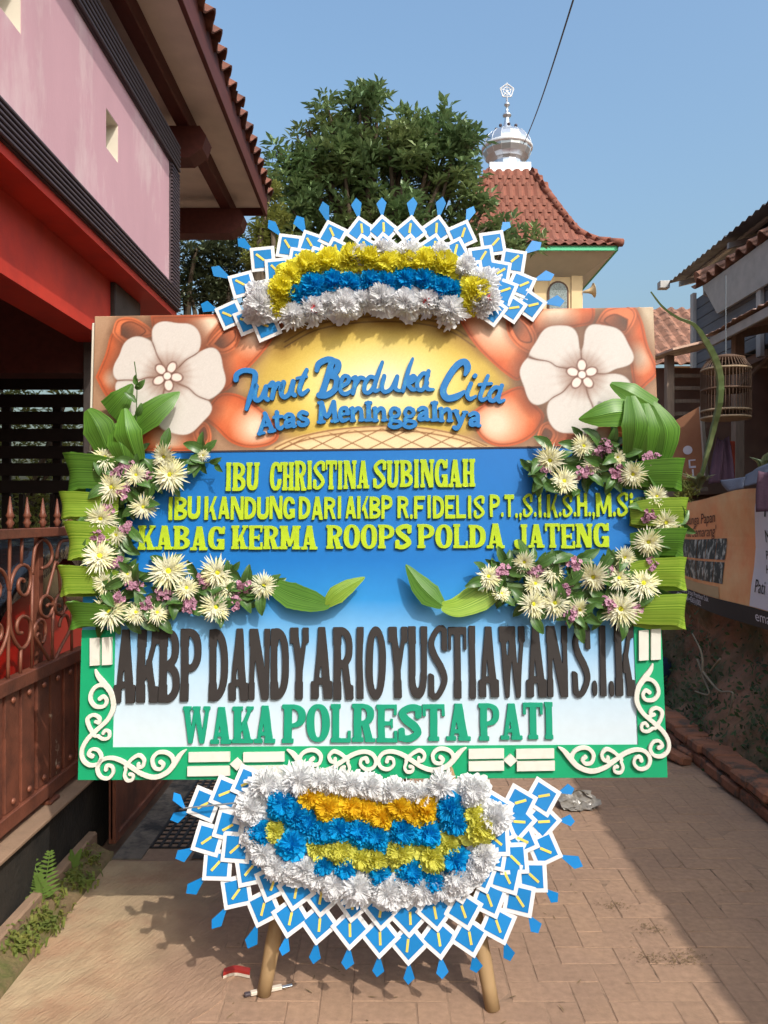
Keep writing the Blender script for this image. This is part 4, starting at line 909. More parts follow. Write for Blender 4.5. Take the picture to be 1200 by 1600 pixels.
b = MB(); b.box((-1.115, 3.525, -.30), (-.885, 9, -.28)); b.box((-1.118, 3.525, -.3), (-1.1145, 9, -.01)); structure(b.build('drain_channel', mat('drain_mud', srgb(40, 36, 34), .8, .3, 9, coord='World')), 'dark drain channel under the grate')
M_iron = mat('drain_iron', srgb(52, 50, 50), .6, .2, 20, metal=.3)
gr = thing('drain_grate', 'black iron drain grate set in the concrete by the gate leaf', 'drain grate', (-1.0, 3.65, 0))
B = MB()
for k in range(6): x = -.108+k*.216/5; B.box((x-.006, 0, -.02), (x+.006, 1.9, .006))
B.build('long_bar', M_iron, gr).__setitem__('kind', 'stuff')
B = MB()
for k in range(39): y = k*.05; B.box((-.114, y-.006, -.016), (.114, y+.006, .0035))
B.build('cross_bar', M_iron, gr).__setitem__('kind', 'stuff')

# low wall, ledge and earth under the gate
M_mossw = mat('mossy_black_wall', srgb(48, 42, 36), .95, .35, 8, .5, 50, c2=srgb(30, 28, 26), c2scale=6)
M_cap = mat('wall_cap', srgb(150, 122, 100), .9, .18, 9, .3, 80)
lw = thing('low_wall', 'low black stained wall with pale cap carrying the brown gate', 'wall', (-1.44, 1, 0))
b = MB(); b.bbox((-.11, -4, -.05), (.055, 2.95, .325), .006); b.build('wall_body', M_mossw, lw)
b = MB(); b.bbox((-.13, -4, .328), (.075, 2.95, .345), .004); b.build('cap', M_cap, lw)
B = MB(); ys = np.arange(-4, 3.58, .06); n = len(ys)
pr = [(-1.40, .075), (-1.35, .07), (-1.33, .055), (-1.30, .04), (-1.27, .026), (-1.252, .018), (-1.25, -.04)]; vs = []
for y in ys:
    for x, z in pr: vs.append((x+random.uniform(-.004, .004), y, z+random.uniform(-.005, .005)))
B.add(vs, [(i*7+j, i*7+j+1, (i+1)*7+j+1, (i+1)*7+j) for i in range(n-1) for j in range(6)])
structure(B.build('earth_ledge', mat('mossy_earth', srgb(120, 100, 72), .95, .22, 12, .6, 60, coord='World', c2=srgb(92, 92, 50), c2scale=4, c2lo=.48, c2hi=.6), None, True), 'mossy earth ledge under the low wall')

b = MB()
for k in range(8): b.bbox((-1.386, -4+.95*k, .0), (-1.343+random.uniform(-.004, .004), -4+.95*k+.946, .105+random.uniform(-.004, .004)), .008)
structure(b.build('concrete_ledge', M_cap), 'narrow grey concrete ledge along the foot of the black wall')
# weeds and ferns on the ledge
M_weed = mat('weed_green', srgb(112, 126, 58), .65, .2, 6, trans=.25, coord='World', c2=srgb(142, 136, 66), c2scale=14)
M_fern = mat('fern_green', srgb(108, 136, 60), .6, .15, 9, trans=.3)
B = MB()
for cx, cy, n, rr in ((-1.295, 2.74, 90, .06), (-1.285, 2.90, 130, .08), (-1.30, 3.05, 30, .06), (-1.285, 3.24, 110, .06), (-1.32, 3.42, 60, .05), (-1.35, 2.72, 30, .08), (-1.36, 3.1, 30, .1)):
    for k in range(n):
        x = cx+random.gauss(0, .028); y = cy+random.gauss(0, rr*.6); z = .022+.05*max(0, (-1.26-x)/.10); a = random.uniform(0, 6.28); h = random.uniform(.008, .030)
        d = Vector((math.cos(a), math.sin(a), 0)); s = Vector((-d.y, d.x, 0))
        B.ribbon([(x, y, z-.01), Vector((x, y, z))+d*h*.5+Vector((0, 0, h)), Vector((x, y, z))+d*h*1.3+Vector((0, 0, h*.9))], [.003, .006, .001], [s]*3, 0, 1)
tag(B.build('weeds', M_weed, None, flip=False), 'small weeds and moss growing on the earth ledge', 'weeds', kind='stuff')
def fern(x, y, z, label, fr):
    root = thing('fern', label, 'fern', (x, y, z), group='ferns under the brown gate')
    for a, L, lean in fr:
        d = Vector((math.cos(a), math.sin(a), 0)); pts = [Vector((0, 0, 0)), d*lean*.4*L+Vector((0, 0, .5*L)), d*lean*L+Vector((0, 0, .95*L))]; pts = spline(pts, 6)
        B = MB(); B.tube(pts, [.002]*len(pts), 5)
        s = Vector((-d.y, d.x, 0)) if abs(d.x) < .8 else Vector((1, .2, 0)).normalized()
        s = (Vector((1, .35, 0))).normalized()
        for i in range(2, len(pts)):
            t = i/len(pts); l = L*.30*(1.15-t)
            for sg in (-1, 1): p = pts[i]; e = p+s*sg*l+Vector((0, 0, l*.35)); B.ribbon([p, p.lerp(e, .5), e], [.003, .006, .001], [Vector((0, 0, 1))]*3, 0, 1)
        B.build('frond', M_fern, root, flip=False)
fern(-1.335, 3.02, .06, 'taller fern with two upright fronds against the black wall', [(2.6, .17, .5), (.6, .20, .1), (1.2, .13, -.3)])
fern(-1.335, 3.30, .06, 'small dry fern nearer the wall corner', [(2.2, .07, .5), (.5, .08, .4), (4, .06, .3)])

# ------------------------------------------------------------------ the brown gate
M_gate = mat('gate_brown', srgb(124, 72, 54), .5, .2, 12, .15, 90, c2=srgb(86, 52, 42), c2scale=5, spec=.4)
M_gateold = mat('worn_gate_brown', srgb(112, 66, 50), .6, .2, 12, .3, 60, c2=srgb(196, 176, 150), c2scale=9, c2lo=.58, c2hi=.64)
M_cop = mat('wrought_iron_copper', srgb(134, 80, 60), .5, .2, 14, metal=.15, spec=.5)
GX = -1.45
gate = thing('gate', 'brown metal gate with riveted plank base, copper scrollwork and spear tips', 'gate', (GX, 3.3, .345))
def gz(px, py): Y = GX*F/(px-CX); return Vector((GX, Y, CAMZ+(CY-py)/F*Y))
def gput(B, name, m=None, smooth=False): return world_child(B.build(name, m or M_gate, gate, smooth))
for name, z0, z1, t in (('bottom_rail', .375, .435, .022), ('middle_rail', .895, .95, .024), ('spike_rail', 1.488, 1.527, .022)):
    B = MB(); B.bbox((GX-t, .6, z0), (GX+t, 3.70 if z0 < 1.2 else 3.58, z1), .003); gput(B, name)
y = 3.655-.135*17; k = 0; st = MB(); st.lathe([(.0135, 0), (.0135, .004), (.010, .009), (.002, .012)], (0, 0, 0), 10, Matrix.Rotation(R(90), 4, 'Y')); SM = st.mesh('stud', M_cop, True)
while y < 3.70:
    B = MB(); B.bbox((GX-.006, y-.055, .437), (GX+.006+random.uniform(0, .004), y+.055, .893), .002); gput(B, 'plank', M_gateold if 3.33 < y < 3.42 else M_gate)
    for z in (.47, .862): o = put('stud', SM, gate); o.matrix_parent_inverse = gate.matrix_basis.inverted(); o.location = (GX+.009, y, z)
    y += .135
for y in (1.2, 2.25, 3.31):
    B = MB(); B.bbox((GX-.05, y-.022, .345), (GX-.028, y+.022, 1.49), .002); gput(B, 'post')
    B = MB(); B.bbox((GX-.045, y-.045, .346), (GX+.035, y+.045, .362), .003); B.bbox((GX-.02, y-.02, .362), (GX+.018, y+.02, .377), .002); gput(B, 'foot_plate')
cc = lambda x, y: gz(x*.1624, 820+y*.1625)
TR = [[(95, 110), (88, 600), (76, 1480)], [(212, 110), (205, 390)], [(200, 1195), (195, 1440)], [(310, 480), (305, 1400)], [(510, 830), (500, 1330)], [(690, 760), (690, 1280)],
      [(90, 640), (120, 500), (170, 410), (230, 385), (285, 430), (295, 540), (270, 650), (225, 680), (185, 640), (175, 570), (195, 525), (225, 530), (230, 552)],
      [(90, 640), (95, 800), (90, 900), (110, 1040), (160, 1150), (215, 1190), (270, 1130), (295, 1020), (285, 920), (230, 880), (180, 910), (160, 980), (175, 1040), (212, 1040)],
      [(310, 480), (325, 300), (350, 190), (410, 140), (470, 180), (500, 270), (490, 350), (450, 400), (400, 420)], [(545, 330), (560, 220), (590, 160), (650, 150)],
      [(535, 350), (480, 560), (450, 680)], [(550, 350), (570, 500), (580, 650)],
      [(450, 680), (500, 720), (505, 800), (480, 870), (440, 890), (395, 850), (385, 760), (410, 700), (450, 680)], [(505, 775), (470, 765), (450, 785)],
      [(580, 660), (540, 720), (530, 810), (560, 860), (600, 855), (628, 790), (620, 700), (590, 665)], [(535, 775), (560, 765), (580, 785)],
      [(490, 1325), (400, 1180), (340, 1080), (330, 990), (370, 920), (410, 920), (435, 970), (435, 1070), (410, 1140)], [(345, 1080), (362, 1050), (385, 1055)],
      [(520, 1315), (600, 1150), (650, 1060), (672, 990), (650, 890), (620, 870), (585, 910), (570, 985)]]
P0 = cc(90, 900).y
for t in TR:
    q = [cc(x, y) for x, y in t]; B = MB(); q2 = spline(q, 5) if len(q) > 2 else q; B.tube(q2, .0068 if len(q) < 4 else .0075, 8); gput(B, 'scroll' if len(t) > 3 else 'twisted_bar', M_cop, True)
    if len(t) > 3 and t[0][0] < 120:                   # the same scroll on the near side of the bar
        q3 = [Vector((GX, 2*P0-v.y, v.z)) for v in q2]; B = MB(); B.tube(q3, .0075, 8); gput(B, 'scroll', M_cop, True)
for k in range(12):                                    # plain bars nearer than the picture's edge
    y = 2.84-k*.13; B = MB(); B.tube([(GX, y, .95), (GX, y, 1.49)], .007, 8); gput(B, 'twisted_bar', M_cop, True)
sp = MB(); sp.lathe([(.010, 0), (.010, .01), (.017, .022), (.009, .034), (.012, .042), (.017, .05), (.011, .062), (.002, .125)], (0, 0, 0), 10); SPM = sp.mesh('spear_tip', M_gate, True)
for k in range(12): o = put('spear_tip', SPM, gate); o.matrix_parent_inverse = gate.matrix_basis.inverted(); o.location = (GX, 3.55-k*.143, 1.528)

leafg = thing('gate_leaf', 'plain rust brown steel gate leaf standing open on the ground beside the drain', 'gate', (-1.29, 3.62, 0))
B = MB(); B.bbox((0, 0, .05), (.012, 1.1, 1.55), .002); B.build('sheet', M_gate, leafg)
for a in ((-.008, 0, .03, .026, .04, 1.6), (-.008, 1.06, .03, .026, 1.1, 1.6), (-.008, .042, .03, .026, 1.058, .07), (-.008, .042, 1.56, .026, 1.058, 1.6)): B = MB(); B.bbox(a[:3], a[3:], .002); B.build('frame_tube', M_gate, leafg)

# ------------------------------------------------------------------ the pink house over the gate
M_pink = mat('pink_plaster', srgb(214, 168, 178), .85, .06, 4, .12, 90, coord='World', c2=srgb(230, 200, 202), c2scale=2.2, c2lo=.52, c2hi=.66, stretch=(1, 1, .35))
M_cream = mat('cream_reveal', srgb(226, 216, 200), .85, .05)
M_rib = mat('dark_ribbed_trim', srgb(80, 68, 74), .55, .10, 12)
M_redp = mat('red_paint', srgb(214, 62, 44), .6, .10, 4, coord='World', c2=srgb(190, 54, 42), c2scale=3)
M_wine = mat('dark_brown_timber', srgb(96, 48, 42), .65, .2, 7, coord='World', stretch=(4, 1, 4))
M_soffit = mat('soffit_board', srgb(252, 240, 228), .85, .10, 5, coord='World')
M_tileL = mat('weathered_roof_tile', srgb(126, 78, 62), .85, .22, 8, .2, 40, rnd=.18, coord='World', c2=srgb(88, 58, 52), c2scale=5)
M_dark = mat('black_wood', srgb(46, 35, 32), .8, .2, 8)
house = thing('house', 'pink upper storey with dark ribbed trim and tiled eave above a red carport', 'house', (-2.6, 2, 0))
def hput(B, name, m, smooth=False): return world_child(B.build(name, m, house, smooth))
WX = -1.5; Y1 = 5.36; VZ = (3.565, 3.78); VY = [(.70, .89), (1.84, 2.03), (2.985, 3.175), (4.145, 4.335)]
B = MB(); cut = sorted([-4, Y1]+[v for p in VY for v in p])
for i in range(len(cut)-1):                            # wall slab with square holes
    a, c = cut[i], cut[i+1]; hole = (a, c) in VY
    if hole: B.box((WX-.12, a, 3.2), (WX, c, VZ[0])); B.box((WX-.12, a, VZ[1]), (WX, c, 4.05))
    else: B.box((WX-.12, a, 3.2), (WX, c, 4.05))
bm_ = hput(B, 'wall', M_pink)
B = MB(); B.box((-4.2, -4, 3.05), (WX-.121, Y1-.02, 4.35)); hput(B, 'core_wall', M_pink)
for a, c in VY:                                        # cream lined square vents
    m = MB(); d = .10; e = .004
    m.box((WX-d-.012, a+e, VZ[0]+e), (WX-d, c-e, VZ[1]-e)); m.box((WX-d, a, VZ[0]), (WX-.002, a+e, VZ[1])); m.box((WX-d, c-e, VZ[0]), (WX-.002, c, VZ[1])); m.box((WX-d, a+e, VZ[0]), (WX-.002, c-e, VZ[0]+e)); m.box((WX-d, a+e, VZ[1]-e), (WX-.002, c-e, VZ[1]))
    hput(m, 'vent', M_cream)
def ribs(z0, z1, n, y0, y1, name):
    B = MB(); B.box((WX-.10, y0, z0), (WX+.012, y1, z1)); t = hput(B, name, M_rib); h = (z1-z0)/n
    for k in range(n): B = MB(); B.bbox((WX+.0125, y0, z0+h*(k+.18)), (WX+.030, y1, z0+h*(k+.82)), .004); o = B.build('rib', M_rib, t)
ribs(3.045, 3.198, 6, -4, 5.56, 'lower_trim'); ribs(4.052, 4.25, 6, -4, 5.56, 'upper_trim')
B = MB(); B.box((WX-.10, Y1+.002, 3.2), (WX+.010, 5.56, 4.05)); vt = hput(B, 'corner_trim', M_rib)
for k in range(34): z = 3.205+k*.0248; B = MB(); B.box((WX+.0105, Y1+.004, z), (WX+.024, 5.558, z+.014)); B.build('rib', M_rib, vt)
B = MB(); B.box((-4.2, -4, 3.0), (WX, 5.56, 3.043)); hput(B, 'slab', M_redp)
B = MB(); B.box((-1.86, -4, 2.63), (-1.66, 4.66, 2.998)); hput(B, 'red_beam', M_redp)
B = MB(); B.box((-4.0, 4.75, 2.46), (-1.86, 4.95, 2.998)); hput(B, 'back_beam', M_wine)
for yb in (.2, 2.4): B = MB(); B.box((-4.2, yb, 2.70), (-1.862, yb+.16, 2.998)); hput(B, 'cross_beam', M_wine)
B = MB(); B.bbox((-1.83, 4.665, 0), (-1.63, 5.14, 2.997), .006); hput(B, 'column', mat('grey_stone_column', srgb(78, 70, 68), .6, .2, 5, coord='World', c2=srgb(52, 44, 42), c2scale=4))
B = MB(); B.box((-4.3, -4, 0), (-4.2, 5.6, 4.35)); hput(B, 'side_wall', M_wine)
# eave: soffit, purlin, cross beams, fascia, tiles
B = MB(); B.add([(-1.2, -4, 4.63), (-1.2, 7.62, 4.63), (-4.4, 7.62, 4.63), (-4.4, -4, 4.63), (-1.2, -4, 4.66), (-1.2, 7.62, 4.66), (-4.4, 7.62, 4.66), (-4.4, -4, 4.66)], [(0, 1, 2, 3), (7, 6, 5, 4), (0, 4, 5, 1), (1, 5, 6, 2), (2, 6, 7, 3), (3, 7, 4, 0)]); hput(B, 'soffit', M_soffit)
B = MB(); B.bbox((-1.56, -4, 4.50), (-1.46, 7.60, 4.627), .006); hput(B, 'purlin', M_wine)
for yb in (3.6, 5.75, 7.30):
    m = MB(); m.prism([(-4.2, 0, 4.26), (-1.46, 0, 4.26), (-1.36, 0, 4.33), (-1.33, 0, 4.42), (-1.38, 0, 4.497), (-4.2, 0, 4.497)], (0, yb, 0), (0, yb+.18, 0)); hput(m, 'eave_beam', M_wine)
B = MB(); B.bbox((-1.198, -4, 4.56), (-1.165, 7.66, 4.80), .004); B.bbox((-4.4, 7.625, 4.56), (-1.2, 7.655, 4.80), .004); hput(B, 'fascia', M_wine)
def s_tile(name, m, w_=.21, L=.34, amp=.035, seg=8, th=.012):
    vs = []; fs = []
    for e, (y, dz) in enumerate(((0, 0), (L, 0))):
        for q in range(seg+1):
            t = q/seg; vs.append((y, (t-.5)*w_*1.06, amp*math.sin(t*2*math.pi)+dz))
    for e, (y, dz) in enumerate(((0, -th), (L, -th))):
        for q in range(seg+1):
            t = q/seg; vs.append((y, (t-.5)*w_*1.06, amp*math.sin(t*2*math.pi)+dz))
    n = seg+1
    for q in range(seg): fs += [(q, q+1, n+q+1, n+q), (2*n+q+1, 2*n+q, 3*n+q, 3*n+q+1), (q+1, q, 2*n+q, 2*n+q+1)]
    B = MB(); B.add(vs, fs); return B.mesh(name, m, False)
ST = s_tile('roof_tile', M_tileL, .21, .34, .048, 8, .016)                      # x = up the slope, y = across
sl_ = R(28); far = MB()
for r in range(6):
    for k in range(56):
        yy = 7.62-.21*k
        if r == 0 and 2.5 < yy:
            o = put('roof_tile', ST, house); o.matrix_parent_inverse = house.matrix_basis.inverted()
            o.matrix_basis = Matrix.Translation((-1.115+random.uniform(-.012, .012), yy, 4.80)) @ Matrix.Rotation(math.pi, 4, 'Z') @ Euler((random.uniform(-.03, .03), -sl_+random.uniform(-.03, .03), random.uniform(-.03, .03))).to_matrix().to_4x4()
        else:
            M = Matrix.Translation((-1.125-.28*r*math.cos(sl_), yy, 4.80+.28*r*math.sin(sl_)+.012*r)) @ Matrix.Rotation(math.pi, 4, 'Z') @ Matrix.Rotation(-sl_, 4, 'Y')
            far.add([M @ v.co for v in ST.vertices], [tuple(p.vertices) for p in ST.polygons])
o = hput(far, 'roof_tile', M_tileL); o['kind'] = 'stuff'; o['label'] = 'weathered tiles higher on the roof'
B = MB(); B.add([(-1.2, -4, 4.81), (-1.2, 7.66, 4.81), (-4.6, 7.66, 6.5), (-4.6, -4, 6.5)], [(0, 1, 2, 3)]); hput(B, 'roof_deck', M_wine)
# carport back: slatted screen and dark panel
scr = thing('slatted_screen', 'black slatted screen with narrow gaps of daylight at the back of the carport', 'screen', (-3.0, 5.55, 0))
for k in range(6): B = MB(); z = 1.74+k*.1245; B.bbox((-1.3, 0, z), (1.16, .03, z+.092), .002); B.build('slat', M_dark, scr)
B = MB(); B.box((-1.3, 0, 2.49), (1.16, .03, 3.0)); B.build('top_board', M_dark, scr)
for x in (-1.25, -.75, -.25, .25, .62, 1.12): B = MB(); B.bbox((x-.03, .031, 1.25), (x+.03, .06, 2.46), .002); B.build('post', M_dark, scr)
for k in range(11): B = MB(); x = -1.2+k*.225; B.bbox((x-.016, .0, .0), (x+.016, .03, 1.735), .002); B.build('upright', M_dark, scr)
B = MB(); B.box((-1.3, .0, .62), (1.16, .028, .70)); B.box((-1.3, 0, 1.28), (1.16, .028, 1.33)); B.build('rail', M_dark, scr)
# red car under a black sheet
M_car = mat('red_car_paint', srgb(190, 30, 18), .3, .05, 3, spec=.6)
M_plast = mat('black_plastic_sheet', srgb(22, 20, 22), .22, .2, 6, .6, 9, spec=.7, bdist=.03)
car = thing('parked_car', 'red car in the dark carport half covered by a black plastic sheet', 'car', (-2.45, 4.0, 0))
B = MB(); B.prism([(0, -1.9, .32), (0, -1.9, .78), (0, -1.0, .98), (0, -.35, 1.38), (0, 1.1, 1.40), (0, 1.35, .95), (0, 1.35, .32)], (-.75, 0, 0), (.75, 0, 0)); B.build('body', M_car, car)
for y in (-1.25, .85):
    for x in (-.76, .60): m = MB(); m.lathe([(.18, -.01), (.30, 0), (.31, .08), (.30, .16), (.18, .17)], (x, y, .31), 20, Matrix.Rotation(R(90), 4, 'Y')); m.build('wheel', M_plast, car, True)
B = MB(); B.box((.751, -.2, 1.08), (.757, .9, 1.30)); B.box((.752, -1.85, .5), (.762, 1.3, .54)); B.build('side_window', mat('dark_glass', srgb(14, 14, 16), .1, .05, spec=.7), car)
sh = MB(); nx, ny = 18, 26; vs = []
for j in range(ny+1):
    for i in range(nx+1):
        s = i/nx*2-1; y = -1.2+2.5*j/ny; x = max(-.79, min(.79, s*1.05)); top = np.interp(y, [-1.9, -1.0, -.35, 1.1, 1.35], [.80, 1.0, 1.4, 1.42, 1.05]); z = top+.012-max(0, abs(s)-.72)*.45*(1+.3*math.sin(j*.9))+random.uniform(0, .03)
        vs.append((x+(random.uniform(0, .02) if s > 0 else -random.uniform(0, .02)), y, z))
sh.add(vs, [(j*(nx+1)+i, j*(nx+1)+i+1, (j+1)*(nx+1)+i+1, (j+1)*(nx+1)+i) for j in range(ny) for i in range(nx)]); sheet = sh.build('plastic_sheet', M_plast, car, True)
# ------------------------------------------------------------------ right side: brick kerb, earth bank, banner, lean-to and house roofs
M_brick = mat('old_brick', srgb(150, 98, 74), .9, .22, 12, .5, 60, rnd=.16, coord='World', c2=srgb(92, 76, 66), c2scale=8, c2lo=.5, c2hi=.62)
M_bank = mat('earth_bank', srgb(150, 110, 88), .97, .3, 4, .8, 18, coord='World', c2=srgb(104, 92, 68), c2scale=2.4, c2lo=.42, c2hi=.58, bdist=.03)
kerb = thing('brick_kerb', 'low rough kerb of old bricks along the right side of the alley', 'kerb', (2.03, 2, 0))
B = MB(); B.box((-.055, -4, -.03), (.10, 9, .062)); B.box((-.04, -4, .063), (.10, 9, .075)); B.build('mortar_bed', M_bank, kerb)
bmesh_b = []
for k in range(4):
    m = MB(); m.bbox((-.06-.004*k, .004, 0), (.105, .206, .062), .008+.002*k); bmesh_b.append(m.mesh('brick', M_brick))
for r in range(2):
    for k in range(38):
        o = put('brick', random.choice(bmesh_b), kerb); o.location = (random.uniform(-.014, .006), -.5+.212*k+(.1 if r else 0), .006+r*.082+random.uniform(-.005, .006)); o.rotation_euler = (random.uniform(-.04, .04), random.uniform(-.05, .05), random.uniform(-.06, .06))
lb = MB(); lb.bbox((-.05, -.1, 0), (.05, .1, .055), .01); o = lb.build('brick', M_brick); o.location = (1.86, 4.93, .012); o.rotation_euler = (.15, .2, .5); tag(o, 'loose orange brick lying in front of the kerb near the board corner', 'brick')

def bank_x(y, z): return 2.46-.34*max(0, 1-z/.75)**1.5+.06*math.sin(y*2.1+z*4)+.035*math.sin(y*6.3-z*9)+.02*math.sin(y*17+z*23)
ys = np.arange(-2, 13, .07); zs = np.linspace(-.05, 1.74, 30); B = MB()
vs = [(bank_x(y, z)+random.uniform(-.012, .012), y, z) for y in ys for z in zs]; nz = len(zs)
B.add(vs, [(i*nz+j, i*nz+j+1, (i+1)*nz+j+1, (i+1)*nz+j) for i in range(len(ys)-1) for j in range(nz-1)])
top = [(2.40, y, 1.735) for y in ys]; back = [(6.5, y, 1.74) for y in ys]; B.add(top+back, [(i, i+1, len(ys)+i+1, len(ys)+i) for i in range(len(ys)-1)])
structure(B.build('earth_bank', M_bank, None, True), 'dark earth bank under the houses')

M_root = mat('dry_root', srgb(150, 138, 118), .85, .2, 9)
M_vine = mat('vine_leaf', srgb(70, 92, 50), .6, .25, 6, trans=.2, coord='World', c2=srgb(44, 62, 36), c2scale=7)
vl = MB()
for k in range(2200):
    y = random.uniform(4.3, 7.6); z = min(1.0, abs(random.gauss(.28, .28))); x = bank_x(y, z)-random.uniform(.01, .07); s = random.uniform(.015, .05)
    d = Vector((random.uniform(-.6, .1), random.uniform(-1, 1), random.uniform(-.8, .6))).normalized(); t = d.cross(Vector((-1, 0, .4))).normalized()
    p = Vector((x, y, z)); vl.ribbon([p, p+d*s*.5, p+d*s], [s*.1, s*.28, s*.03], [t]*3, -.2, 2)
tag(vl.build('undergrowth', M_vine, None, flip=False), 'dull green creepers growing over the earth bank', 'undergrowth', kind='stuff')
rt = thing('dead_vine', 'pale dry vine hanging down the earth bank under the banner', 'vine', (2.3, 5.4, .3))
for pts in ([(1090, 1030), (1100, 1060), (1108, 1085), (1086, 1080)], [(1095, 1045), (1110, 1065), (1125, 1080), (1145, 1083), (1141, 1108), (1138, 1118)], [(1125, 1030), (1110, 1048)], [(1098, 1050), (1096, 1020), (1082, 990)]):
    q = []
    for x, y in pts:
        p = P(x, y, 5.2); p = P(x, y, 2.20*F/(x-CX)); q.append(p)
    B = MB(); q = spline(q, 6); B.tube(q, [.009*(1-.5*i/len(q)) for i in range(len(q))], 6); world_child(B.build('stem', M_root, rt, True))
bl_ = MB(); bl_.lathe([(.12, 0), (.145, .03), (.15, .16), (.145, .18), (.152, .20), (.15, .36), (.12, .40), (.05, .402)], (0, 0, 0), 20)
br_ = bl_.build('barrel', mat('blue_plastic', srgb(40, 58, 84), .6, .2, 8), None, True); br_.location = (2.22, 6.35, .0); tag(br_, 'small dull blue plastic barrel half hidden behind the board edge', 'barrel')

# banner
def bn(px, py, X=2.34): Y = X*F/(px-CX); return Vector((X, Y, CAMZ+(CY-py)/F*Y))
banner = thing('banner', 'sagging orange and white printed shop banner hung on the earth bank', 'banner', (2.34, 5.2, .95))
BY0, BY1, BZ0, BZ1 = 6.30, 3.86, .925, 1.715
def bsurf(s, t):                                       # s along (0 = far), t up
    y = BY0+(BY1-BY0)*s; sag = .03*math.sin(s*math.pi)*(1-t); top = -.03*(1-s)+.05*s-.02*math.sin(s*9)
    z = BZ0+(BZ1-BZ0)*t+top*t-sag-.03*s*(1-t)
    return Vector((2.335+.012*math.sin(s*13+t*3)+.01*math.sin(t*9+s*5), y, z))
def bpatch(name, s0, s1, t0, t1, m, off, par, n=14, shape=None, k=6):
    B = MB(); vs = []
    for j in range(k+1):
        for i in range(n+1):
            t = t0+(t1-t0)*j/k; e = 0
            if shape: e = shape(t)
            s = s0+e+(s1-s0-e)*i/n; vs.append(bsurf(s, t)+Vector((-off, 0, 0)))
    B.add(vs, [(j*(n+1)+i, j*(n+1)+i+1, (j+1)*(n+1)+i+1, (j+1)*(n+1)+i) for j in range(k) for i in range(n)])
    return world_child(B.build(name, m, par))
M_bor = mat('banner_orange', srgb(255, 206, 150), .6, .12, 3, coord='World', c2=srgb(252, 170, 116), c2scale=2, c2lo=.4, c2hi=.6)
M_bwh = mat('banner_white', srgb(230, 230, 244), .6, .06, 3)
M_bbk = mat('banner_black', srgb(34, 32, 42), .6, .1, 5)
M_bcr = mat('banner_cream', srgb(206, 180, 140), .6, .1, 5)
M_phb = mat('printed_photo', srgb(64, 66, 64), .6, .3, 14, coord='World', stretch=(1, 1, .45), c2=srgb(210, 212, 204), c2scale=30, c2lo=.50, c2hi=.62)
M_brown = mat('print_brown', srgb(84, 34, 18), .6, .1)
sheet_b = bpatch('sheet', 0, 1, 0, 1, M_bor, 0, banner, 40, None, 14)
def SUB(o): o.parent = sheet_b; o.matrix_parent_inverse = (banner.matrix_basis @ banner.matrix_basis.inverted() @ Matrix.Identity(4)); return o
wp = bpatch('white_print', .56, 1, .14, .999, M_bwh, .003, banner, 24, lambda t: .07*t)
bpatch('black_band', 0, 1, .0, .135, M_bbk, .003, banner, 30)
bpatch('cream_patch', .10, .40, .14, .235, M_bcr, .004, banner, 10)
for r, t0 in ((0, .265), (1, .46)):
    for c in range(7): bpatch('printed_photo', .02+.058*c, .02+.058*c+.055, t0, t0+.175, M_phb, .004, banner, 3, None, 3)
def btext(txt, s, t, h, m, par, sx=1.0, shear=0.0):
    cu = bpy.data.curves.new('t', 'FONT'); cu.body = txt; cu.size = h; cu.shear = shear; cu.resolution_u = 3
    ob = bpy.data.objects.new('t', cu); COL.objects.link(ob); me = bpy.data.meshes.new_from_object(ob.evaluated_get(bpy.context.evaluated_depsgraph_get())); bpy.data.objects.remove(ob)
    W_ = BY0-BY1; Hh = BZ1-BZ0
    for v in me.vertices: p = bsurf(s+v.co.x*sx/W_, t+v.co.y/Hh); v.co = (p.x-.0062, p.y, p.z)
    me.materials.clear(); me.materials.append(m); return world_child(put('lettering', me, par))
btext('Pusat Bunga Papan', .06, .78, .105, M_brown, banner, .92, .15); btext("'Ey Florist Semarang'", .05, .66, .105, M_brown, banner, .86, .15)
btext('Ma', .665, .80, .17, M_bbk, banner, 1.1); btext('Mingg', .665, .62, .10, M_bbk, banner, .95); btext('P', .66, .50, .07, M_bbk, banner); btext('H', .66, .40, .07, M_bbk, banner); btext('Pati', .60, .25, .11, M_bbk, banner, .9, .15)
btext('Rt4/Rw1 Srojo Prambon Suk', .06, .085, .056, M_bwh, banner, 1.0); btext('(085-3556-4265)/(082', .06, .02, .056, M_bwh, banner, 1.0); btext('emarang', .60, .045, .085, M_bwh, banner, 1.5)

